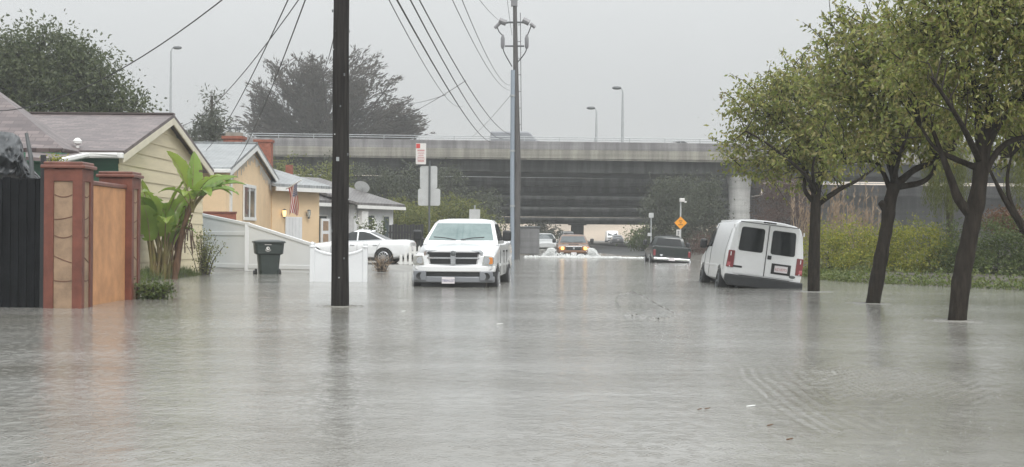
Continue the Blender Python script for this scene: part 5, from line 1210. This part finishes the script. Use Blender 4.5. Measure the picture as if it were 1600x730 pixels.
street_tree('middle flooded street tree with a burl and a leaning trunk', 27.0,
    [(1357, 476), (1372, 428), (1379, 390), (1387, 345), (1390, 318), (1398, 288)], .13, .115,
    [([(1398, 296), (1396, 245), (1390, 190), (1378, 130)], .09, .02), ([(1402, 292), (1440, 285), (1458, 268), (1462, 245)], .07, .025), ([(1400, 290), (1428, 266), (1460, 252), (1492, 232)], .085, .03),
     ([(1392, 300), (1378, 266), (1362, 252), (1322, 256)], .06, .015), ([(1396, 285), (1410, 230, -1), (1440, 160, -1.4)], .06, .015), ([(1396, 280), (1375, 220, .8), (1340, 130, 1.2)], .06, .015), ([(1392, 332), (1382, 322), (1375, 316)], .13, .06)],
    [(1370, 140, 0, 95, 105, 90), (1325, 110, .2, 60, 80, 60), (1420, 150, 0, 85, 105, 100), (1345, 215, -.2, 70, 90, 45), (1430, 225, .2, 65, 80, 40), (1385, 60, .2, 75, 90, 55), (1320, 60, .2, 40, 60, 32)], 310, 54, 22)
street_tree('nearest and largest flooded street tree, thick forked trunk at the right', 21.5,
    [(1491, 504), (1502, 440), (1512, 385), (1522, 335), (1530, 290), (1534, 255)], .135, .115,
    [([(1520, 338), (1498, 312), (1486, 280), (1472, 242), (1458, 205)], .10, .03), ([(1534, 265), (1496, 250), (1462, 232), (1440, 200)], .06, .02), ([(1536, 258), (1545, 220), (1580, 165), (1615, 130)], .10, .04),
     ([(1534, 260), (1530, 205), (1524, 140), (1500, 60)], .10, .03), ([(1534, 258), (1545, 190), (1548, 100), (1560, -20)], .09, .03), ([(1530, 290), (1560, 235), (1600, 215), (1650, 225)], .06, .03), ([(1530, 250), (1500, 190, -1), (1455, 120, -1.5)], .06, .02)],
    [(1500, 70, 0, 105, 120, 90), (1440, 110, 0, 55, 90, 75), (1575, 90, 0, 105, 120, 110), (1480, 180, .3, 70, 90, 45), (1570, 190, .3, 75, 90, 45), (1415, 45, .2, 55, 70, 45), (1520, -30, 0, 120, 120, 70), (1640, 60, 0, 80, 100, 140)], 380, 56, 23, L=.095, W=.042)
street_tree('small forked tree leaning in at the right edge of the picture', 25.0,
    [(1640, 440), (1622, 390), (1598, 355)], .12, .09,
    [([(1600, 358), (1572, 315), (1556, 285), (1545, 262)], .075, .02), ([(1600, 356), (1580, 320), (1574, 280), (1580, 245)], .07, .02), ([(1605, 360), (1608, 310), (1620, 260)], .06, .02)],
    [(1600, 215, .4, 75, 80, 50), (1650, 180, 0, 70, 80, 70)], 110, 40, 24, group=None)

# ================================================================ other trees and bushes
def far_tree(name, label, cat, Y, base, trunk_top, r, lobes, nc, nl, L, W, spread, m, seed, shell=.55, droop=.2, group=None, flat=1.0, limbs=()):
    bs = P(*base, Y); bs.z = max(ground_z(bs.x, bs.y), -.2); t = thing(name, label, cat, bs, 0, group)
    lb = [(P(x, y, Y + dy) - bs, (a / F * Y, d / F * Y, c / F * Y)) for x, y, dy, a, d, c in lobes]
    b = MB(); roots = []
    tt = P(*trunk_top, Y) - bs
    limb(b, [V(0, 0, -.2), tt * .5, tt], r, r * .4, 8, .1, roots)
    for c, rad in lb: limb(b, [tt * .55, tt.lerp(Vector(c), .6), Vector(c)], r * .45, r * .12, 6, .1, roots)
    cr = MB(); clumps(cr, lb, nc, nl, L, W, spread, droop, shell, seed, flat, twigs=b, tr=r * .05, roots=roots)
    b.build('trunk' if cat == 'tree' else 'stem', 'bark_far', t, smooth=True); cr.build('crown' if cat == 'tree' else 'foliage', m, t); return t
far_tree('broadleaf_tree', 'large dark rounded tree behind the brown roof at the left', 'tree', 62, (95, 400), (95, 190), .4,
    [(60, 95, 0, 62, 70, 55), (120, 115, 0, 68, 70, 52), (20, 130, 0, 70, 70, 60), (165, 150, 0, 50, 55, 40), (80, 165, 0, 100, 80, 45), (205, 172, 0, 36, 40, 22), (-40, 110, 0, 60, 60, 70)], 430, 84, .18, .09, .42, 'leaf_oak', 31)
far_tree('pine_tree', 'small ragged conifer behind the peach house chimney', 'tree', 88, (330, 380), (331, 150), .2,
    [(331, 165, 0, 12, 14, 18), (331, 188, 0, 22, 24, 16), (325, 205, 0, 30, 30, 14), (300, 215, 0, 24, 24, 10), (345, 210, 0, 22, 22, 12)], 90, 28, .3, .07, .3, 'leaf_grey', 32, shell=.2)
# monterey cypress: flat sprays on rising, spreading boughs
bs = V(px(510, 150), 150, 0); t = thing('cypress_tree', 'wide dark cypress with flat layered boughs rising behind the overpass', 'tree', bs)
b = MB(); cr = MB(); rc = random.Random(77)
b.tube([V(0, 0, -1), V(.2, 0, 6), V(.4, 0, 12)], [.9, .7, .4], 8)
pxm = 150 / F
for k in range(125):
    a = rc.uniform(-1, 1); ex = a * 132 + (10 if a > 0 else 0)
    hmax = 126 * (1 - abs(a) ** 2.6) ** .75 + 14; hz_ = (k % 9 + rc.random()) / 9 * hmax
    tip = V(ex * pxm, rc.uniform(-5, 5) * (1 - .4 * abs(a)), Z(222, 150) + hz_ * pxm)
    st_ = V(rc.uniform(-.8, .8) + ex * pxm * .12, tip.y * .25, Z(222, 150) - 2.5 + hz_ * pxm * .42)
    mid = st_.lerp(tip, .6) + V(0, 0, -.6)
    pth = smooth_path([st_, mid, tip], 8); b.tube(pth, [lerp(.17, .03, i / (len(pth) - 1)) for i in range(len(pth))], 5, False)
    d0 = (tip - mid).normalized(); n_ = len(pth)
    for j, p in enumerate(pth):
        if j < n_ * .38: continue
        for q in range(3):
            ctr = p + V(rc.gauss(0, .5), rc.gauss(0, .5), rc.gauss(.05, .10)); dd = V(d0.x + rc.gauss(0, .5) + .25, d0.y, abs(d0.z) * .35 + .12).normalized()
            for i in range(11):
                u = rc.uniform(-.75, .75); o = dd * u + V(rc.gauss(0, .12), rc.gauss(0, .35), rc.gauss(0, .05))
                leaf(cr, ctr + o, dd + rnd_unit(rc) * .30, rc.uniform(.3, .65), .11, rc)
b.build('trunk', 'bark_far', t, smooth=True); cr.build('crown', 'leaf_cypress', t)

bushes = [
 ('bush', 'yellow green bush below the overpass behind the peach house', 84, (460, 400), (460, 300), [(445, 275, 0, 42, 40, 30), (490, 290, 0, 40, 40, 26), (420, 300, 0, 36, 36, 40), (520, 300, 0, 40, 40, 50)], 150, 34, 'leaf_olive'),
 ('bush', 'tall grey green tree mass under the overpass behind the satellite dish', 96, (585, 390), (585, 320), [(560, 290, 0, 50, 50, 34), (610, 310, 0, 44, 44, 50), (640, 300, 0, 40, 40, 44), (520, 270, 0, 30, 36, 26)], 170, 34, 'leaf_grey'),
 ('bush', 'olive bush above the dark board fence, left of the white pickup', 76, (628, 385), (628, 350), [(625, 345, 0, 36, 40, 34), (605, 360, 0, 22, 30, 30), (655, 352, 0, 30, 34, 32)], 150, 30, 'leaf_olive'),
 ('bush', 'yellow green bush behind the roof of the white pickup', 80, (700, 385), (700, 350), [(690, 345, 0, 42, 40, 30), (735, 352, 0, 34, 34, 26), (720, 325, 0, 24, 26, 18)], 150, 30, 'leaf_olive'),
 ('bush', 'dim grey green shrub under the overpass beside the short sign', 100, (760, 390), (760, 350), [(745, 330, 0, 36, 36, 36), (700, 300, 0, 30, 34, 40), (775, 355, 0, 20, 24, 24)], 120, 30, 'leaf_grey'),
 ('bush', 'dark bush in the gloom under the overpass by the storage container', 126, (790, 380), (790, 350), [(835, 368, 0, 28, 30, 16), (858, 360, 0, 16, 20, 14)], 60, 24, 'leaf_grey'),
 ('bush', 'tall dark shrub mass under the overpass left of the yellow sign', 98, (1040, 400), (1040, 330), [(1035, 320, 0, 26, 30, 34), (1060, 300, 0, 34, 36, 26), (1050, 360, 0, 30, 34, 30), (1025, 365, 0, 14, 20, 22)], 190, 30, 'leaf_grey'),
 ('bush', 'grey green shrub under the overpass right of the yellow sign', 92, (1100, 400), (1100, 340), [(1095, 335, 0, 36, 36, 40), (1108, 300, 0, 16, 26, 24), (1085, 375, 0, 34, 36, 26), (1112, 378, 0, 24, 34, 22)], 190, 30, 'leaf_grey'),
 ('bush', 'low dark bush at the kerb behind the parked dark green pickup', 104, (1005, 390), (1005, 370), [(1003, 375, 0, 15, 18, 13), (1020, 370, 0, 14, 18, 16)], 80, 24, 'leaf_hedge_dark'),
 ('bush', 'reddish brown bare bush between the bridge column and the straight tree', 88, (1215, 400), (1215, 320), [(1212, 300, 0, 28, 36, 28), (1240, 310, 0, 36, 36, 36), (1198, 335, 0, 20, 30, 40), (1225, 350, 0, 50, 40, 30)], 260, 34, 'leaf_brown'),
 ('bush', 'rust brown shrub at the foot of the overpass behind the van', 82, (1130, 405), (1130, 370), [(1085, 385, 0, 20, 26, 20), (1115, 382, 0, 26, 30, 20), (1150, 388, 0, 30, 30, 18)], 110, 30, 'leaf_brown'),
]
for i, (nm, lbl, Y, bs_, tt_, lobes, nc, nl, m) in enumerate(bushes):
    s_ = Y / 90; far_tree(nm, lbl, 'bush', Y, bs_, tt_, .09, lobes, nc, int(nl * 1.9), .165 * s_, (.08 if m != 'leaf_brown' else .035) * s_, .3 * s_, m, 40 + i, shell=.5)
# hedge on the right bank: separate shrubs growing into each other
hed = [(1295, 400, 44, 38, 50, 'leaf_hedge', 'bright yellow green hedge shrub just right of the straight street tree'), (1345, 395, 43, 42, 52, 'leaf_hedge', 'yellow green hedge shrub behind the leaning middle tree, left side'),
       (1400, 398, 42, 40, 50, 'leaf_hedge', 'hedge shrub showing between the middle and nearest street trees, left half'), (1452, 396, 41, 40, 52, 'leaf_hedge', 'hedge shrub showing between the middle and nearest street trees, right half'),
       (1508, 402, 40, 40, 50, 'leaf_hedge_dark', 'darker hedge shrub behind the trunk of the nearest street tree'), (1560, 402, 39, 40, 56, 'leaf_hedge_dark', 'dark hedge shrub right of the nearest street tree'), (1612, 400, 38, 44, 66, 'leaf_hedge_dark', 'dark hedge shrub cut off by the right edge of the picture')]
for i, (x, y, Y, rx_, rz_, m, lbl) in enumerate(hed):
    far_tree('hedge_shrub', lbl, 'shrub', Y + 1.5, (x, 440), (x, 390), .05, [(x - 12, y - 5, 0, rx_ * .8, 40, rz_ * .95), (x + 14, y + 3, -.3, rx_ * .85, 40, rz_ * .85), (x, y + 18, -.6, rx_, 36, rz_ * .5)], 150, 40, .085, .04, .15, m, 60 + i, shell=.5, group='shrubs of the hedge on the right bank', droop=.0)
far_tree('rust_shrub', 'rust coloured shrub behind the dark hedge at the right', 'shrub', 46, (1570, 430), (1570, 360), .05, [(1568, 345, 0, 24, 26, 18), (1590, 352, 0, 16, 20, 16)], 70, 26, .12, .05, .16, 'leaf_rust', 71)
# ground ivy at the waterline
gi = MB(); r6 = random.Random(8)
for k in range(9000):
    y = r6.uniform(22, 46); x = bank(y) + abs(r6.gauss(.15, .55)) - .1
    if r6.random() < .5: x = bank(y) + r6.uniform(0, 1.6)
    z = max(0, ground_z(x, y)); leaf(gi, V(x, y, z + abs(r6.gauss(.05, .11))), rnd_unit(r6) + V(0, -.2, .3), r6.uniform(.05, .12), r6.uniform(.04, .08), r6)
tag(gi.build('ground_cover', 'leaf_ivy'), kind='stuff')
# pampas reeds behind the hedge
for i, (x0, x1, ytop, Y, lbl) in enumerate(((1238, 1272, 300, 54, 'tan dead reeds left of the straight street tree'), (1283, 1318, 300, 54, 'tall tan reeds just right of the straight street tree'), (1322, 1372, 292, 53, 'tall tan reeds left of the burl on the middle tree'))):
    bs = V(px((x0 + x1) / 2, Y), Y, .2); t = thing('reed_clump', lbl, 'reeds', bs, 0, 'dead reeds behind the hedge'); b = MB(); s_ = MB()
    for k in range(34):
        x = r6.uniform(px(x0, Y), px(x1, Y)) - bs.x; y = r6.uniform(-.5, .5); h = (Z(ytop, Y)) * r6.uniform(.5, 1.02); lean = V(r6.gauss(.12, .16), r6.gauss(0, .1), 0)
        p = [V(x, y, -.2), V(x, y, h * .5) + lean * .4, V(x, y, h) + lean]; s_.tube(p, [.012, .009, .004], 4, False)
        for j in range(9):
            u = r6.uniform(.72, 1); q = V(x, y, h * u) + lean * u; leaf(b, q, V(r6.gauss(.15, .3), r6.gauss(0, .3), 1), r6.uniform(.15, .32), .035, r6)
        for j in range(3): u = r6.uniform(.2, .7); leaf(b, V(x, y, h * u) + lean * u, V(r6.gauss(0, .6), r6.gauss(0, .6), .8), r6.uniform(.4, .8), .025, r6)
    s_.build('stems', 'reed', t); b.build('foliage', 'reed', t)
# weeping willows behind the nearest tree
def willow(label, Y, x0, x1, ytop, ybot, n, seed):
    r = random.Random(seed); bs = V(px((x0 + x1) / 2, Y), Y, .2); t = thing('willow_tree', label, 'tree', bs); b = MB(); cr = MB()
    hh = Z(ytop, Y); b.tube([V(.3, .6, -.3), V(.3, .6, hh * .6), V(.1, .3, hh)], [.14, .10, .05], 7)
    for k in range(n):
        u = r.random(); x = lerp(px(x0, Y), px(x1, Y), u) - bs.x; y = r.gauss(0, .5); z0 = hh + r.uniform(-.6, .5); z1 = Z(lerp(ybot - 55, ybot, r.random() ** .7 * (.5 + .5 * sin(pi * u))), Y)
        if k % 4 == 0: b.tube([V(.1, .3, hh * .9), V(x * .6, y * .6, z0 + .15), V(x, y, z0)], [.02, .012, .005], 4, False)
        m_ = int((z0 - z1) / .05)
        for j in range(m_):
            z = z0 - j * .05; p = V(x + .05 * sin(j * .3 + k), y + .05 * cos(j * .23 + k), z)
            leaf(cr, p, V(r.gauss(0, .45), r.gauss(0, .45), -1), r.uniform(.08, .15), .022, r)
    b.build('trunk', 'bark_far', t, smooth=True); cr.build('crown', 'leaf_willow', t)
willow('pale green willow hanging behind the nearest street tree', 42, 1448, 1508, 225, 350, 210, 5)
willow('pale green willow hanging at the far right edge of the picture', 40, 1578, 1640, 240, 345, 150, 6)

# ================================================================ plants on the left
def banana(label, base, stems, seed, group):
    r = random.Random(seed); t = thing('banana_plant', label, 'banana plant', base, 0, group)
    for (bx, by, az, lean, L, Wd, droop, hst, tw) in stems:
        d = V(cos(az), sin(az), 0); p0 = V(bx, by, -.15)
        pet = [p0 + d * lean * hst * (i / 5) ** 1.5 + V(0, 0, hst * i / 5) for i in range(6)]
        s_ = MB(); s_.tube(pet, [lerp(.055, .022, i / 5) for i in range(6)], 7); s_.build('petiole', 'banana_stem', t, smooth=True)
        dirv = (pet[-1] - pet[-2]).normalized(); side = dirv.cross(V(0, 0, 1)); side = (side.normalized() if side.length > .05 else V(1, 0, 0)); side = (Matrix.Rotation(tw, 3, dirv) @ side)
        mid = []; p = pet[-1].copy(); dv = dirv.copy(); n = 16
        for i in range(n + 1):
            mid.append((p.copy(), dv.copy())); dv = (dv + V(d.x * .02, d.y * .02, -droop / n)).normalized(); p = p + dv * L / n
        b = MB(); rows = []
        for i, (p, dv) in enumerate(mid):
            u = i / n; w_ = Wd * (sin(pi * min(1, (u + .06) / 1.06) ** .72) ** .75) * .5 + .004
            nrm = side.cross(dv).normalized(); row = []
            for k in (-1, -.6, -.25, 0, .25, .6, 1):
                rag = 1 + .10 * noise.noise(V(i * .9, k * 3, seed + L)); row.append(p + side * w_ * k * rag + nrm * (abs(k) * w_ * .35 + .03 * noise.noise(V(i * 1.3, k * 2, seed))))
            rows.append(row)
        for row in rows: b.v += [tuple(q) for q in row]
        for i in range(n):
            for k in range(6):
                if abs(k - 2.5) > 2 and r.random() < .10: continue
                a = i * 7 + k; b.f.append((a, a + 1, a + 8, a + 7))
        lf = b.build('leaf', 'banana', t, smooth=True, ang=80); b = MB(); b.tube([m_[0] for m_ in mid], [lerp(.018, .004, i / n) for i in range(n + 1)], 5); b.build('midrib', 'banana_stem', lf)
    return t
def bn(x, Y): return px(x, Y)
rb = random.Random(12); base = V(bn(252, 38.5), 38.5, .1); st1 = []
for k in range(17):
    az = rb.uniform(0, 2 * pi); st1.append((rb.gauss(0, .16), rb.gauss(0, .2), az, rb.uniform(.05, .28), rb.uniform(1.0, 1.5), rb.uniform(.46, .68), rb.uniform(.5, 1.9), rb.uniform(.7, 1.75), rb.gauss(0, .5)))
st1 += [(-.2, 0, 2.9, .08, 1.3, .42, .5, 1.75, .9), (.1, -.1, .2, .25, 1.2, .45, 1.2, 1.7, .2), (.15, -.2, -1.3, .22, 1.1, .45, 2.4, 1.3, .1), (-.1, -.2, -1.8, .2, 1.1, .45, 1.6, 1.6, .2), (.2, 0, -.4, .15, 1.0, .42, 2.6, 1.0, .2)]
banana('clump of banana plants with broad leaves beside the farther gate pillar', base, st1, 3, None)
base = V(bn(279, 38.2), 38.2, .1); st2 = []
hx = V(bn(300, 38.2) - base.x, 0, 1.9)
for az, lean, L, Wd, droop, hst, tw in ((2.5, .34, 1.55, .80, .35, .75, 1.25), (1.7, .1, 1.3, .6, .3, .7, .8), (.2, .7, 1.35, .56, 1.0, .55, .35), (-.3, .8, 1.3, .52, 1.35, .5, .2), (.5, .6, 1.25, .55, .75, .6, .5), (-.9, .6, 1.1, .52, 1.7, .45, .2), (.05, .5, 1.1, .6, 1.9, .5, .3), (-.6, .45, 1.2, .55, 1.1, .6, .3), (3.4, .5, .9, .38, 1.6, .45, .2), (-1.6, .5, .9, .4, 1.8, .4, 0)):
    st2.append((hx.x, hx.y, az, lean, L, Wd, droop, hst, tw))
tb = banana('leaning banana plant with a brown trunk and high spreading leaves', base, [], 4, None)
sub = banana('x', base, st2, 4, None)
for ch in list(sub.children):
    ch.parent = tb; ch.scale = (.88,) * 3; ch.location = (hx.x * .12, 0, 1.85)
bpy.data.objects.remove(sub, do_unlink=True)
b = MB(); limb(b, [V(-.12, 0, -.3), V(0, 0, .6), V(.12, 0, 1.25), V(hx.x, 0, 2.0)], .105, .06, 12, .5); b.build('trunk', 'banana_dry', tb, smooth=True)
for k in range(12):
    b = MB(); a = rb.uniform(0, 6.28); p = V(lerp(0, hx.x, rb.random()), 0, rb.uniform(1.0, 1.9)); d = V(cos(a) * .3, sin(a) * .3, 0)
    b.grid(lambda u, v: p + d * u * (1.0) + V(.05 * sin(u * 5), .06 * (v - .5) * 2, -.7 * u * u + .12 * sin(u * 3)), 6, 2); b.build('dry_leaf', 'banana_dry', tb, smooth=True, solid=.006)
def shrub(name, label, c, size, nst, nleaf, m, L, W, seed, fl=None, cat='shrub'):
    r = random.Random(seed); t = thing(name, label, cat, c); b = MB(); l = MB(); f = MB()
    for k in range(nst):
        a = r.uniform(0, 6.28); top = V(cos(a) * size[0] * r.random(), sin(a) * size[1] * r.random(), size[2] * r.uniform(.6, 1.05))
        p = smooth_path([V(top.x * .2, top.y * .2, -.2), V(top.x * .5, top.y * .5, top.z * .5), top], 4); b.tube(p, [lerp(.014, .004, i / (len(p) - 1)) for i in range(len(p))], 4, False)
        for j in range(nleaf):
            q = p[r.randint(2, len(p) - 1)] + V(r.gauss(0, .07), r.gauss(0, .07), r.gauss(0, .07)); leaf(l, q, rnd_unit(r) + V(0, 0, .2), L * r.uniform(.6, 1.3), W * r.uniform(.7, 1.2), r)
            if fl and r.random() < .10: f.lathe([(.01, -.02), (.045, 0), (.03, .03)], q + V(0, -.03, .03), 6)
    b.build('stem', 'bark_far', t); l.build('foliage', m, t)
    if fl: f.build('flowers', fl, t)
    return t
shrub('rose_bush', 'thin straggly bush in front of the white privacy fence', V(px(318, 42.5), 42.5, .02), (.75, .4, 1.25), 26, 34, 'leaf_olive', .07, .045, 91, cat='bush')
shrub('flowering_shrub', 'shrub with white flowers in front of the white house window', V(px(583, 62), 62, .2), (.8, .5, 1.75), 30, 40, 'leaf_hedge_dark', .12, .06, 92, 'flower')
shrub('weed_clump', 'low green weeds at the waterline beside the farther gate pillar', V(px(243, 26.6), 26.6, -.02), (.42, .3, .26), 70, 30, 'grass', .06, .035, 93, cat='weeds')
shrub('grass_tuft', 'dry straw coloured tuft by the rear wheel of the white sedan', V(px(597, 46.5), 46.5, .0), (.42, .2, .45), 50, 8, 'reed', .2, .015, 94, cat='grass tuft')
shrub('rust_shrub', 'small leafy plant peeping over the gate beside the tarp', P(84, 262, 31), (.3, .2, .26), 14, 14, 'leaf_hedge', .07, .04, 95)
gr = MB(); rg = random.Random(6)
for k in range(9000):
    x = rg.uniform(-10.6, -7.4); y = rg.uniform(30, 43.2); z = ground_z(x, y)
    if z < -.12: continue
    leaf(gr, V(x, y, z - .02), V(rg.gauss(0, .35), rg.gauss(0, .35), 1), rg.uniform(.12, .34), .016, rg)
tag(gr.build('grass', 'grass'), kind='stuff')
# low ripples where trunks, poles and posts stand in the water
rw = MB(); rr2 = random.Random(31)
for cx, cy, r0 in ((b_x, b_y, b_r) for b_x, b_y, b_r in ((px(532, 24.5), 24.5, .16), (px(1271, 32.6), 32.6, .17), (px(1357, 27.0), 27.0, .16), (px(1491, 21.5), 21.5, .17))):
    for k, q in enumerate((.02, .12, .26)):
        rad = r0 + q; n = 36; rw.tube([V(cx + rad * (1 + .06 * noise.noise(V(cx + cos(i * 2 * pi / n), sin(i * 2 * pi / n), k))) * cos(i * 2 * pi / n), cy + rad * 1.05 * sin(i * 2 * pi / n), -.006) for i in range(n + 1)], [.016 - .003 * k + .004 * noise.noise(V(i * .7, k, cx)) for i in range(n + 1)], 6, False)
tag(rw.build('water_rings', 'water', smooth=True, ang=180), kind='structure')
# drifting leaves
for i, (x, y, m, s_) in enumerate(((631, 487, 'foam', .035), (782, 507, 'foam', .045), (1107, 640, 'dry_leaf', .02), (1175, 636, 'foam', .035), (1095, 641, 'dry_leaf', .016), (1236, 688, 'dry_leaf', .022), (1205, 666, 'dry_leaf', .02))):
    Yd = F * CAMZ / (y - 368 - (x - 800) * .007); b = MB()
    b.prism([V(s_ * a, .6 * s_ * c, .004 * (a + 1)) for a, c in ((-1, -.2), (-.3, -.7), (.6, -.5), (1, .1), (.3, .6), (-.6, .5))], (0, 0, .006))
    o = b.build('floating_litter' if m == 'foam' else 'floating_leaf', m); o.location = (px(x, Yd), Yd, .002)
    lbl = ['white scrap of litter afloat near the wooden pole', 'white scrap of litter afloat in the middle of the road', 'brown leaf afloat left of the fan of ripples', 'white scrap of litter afloat beside the fan of ripples', 'tiny brown leaf afloat, leftmost near the ripples', 'brown leaf afloat, lowest below the fan of ripples', 'brown leaf afloat just below the fan of ripples'][i]
    tag(o, lbl, 'litter' if m == 'foam' else 'leaf')
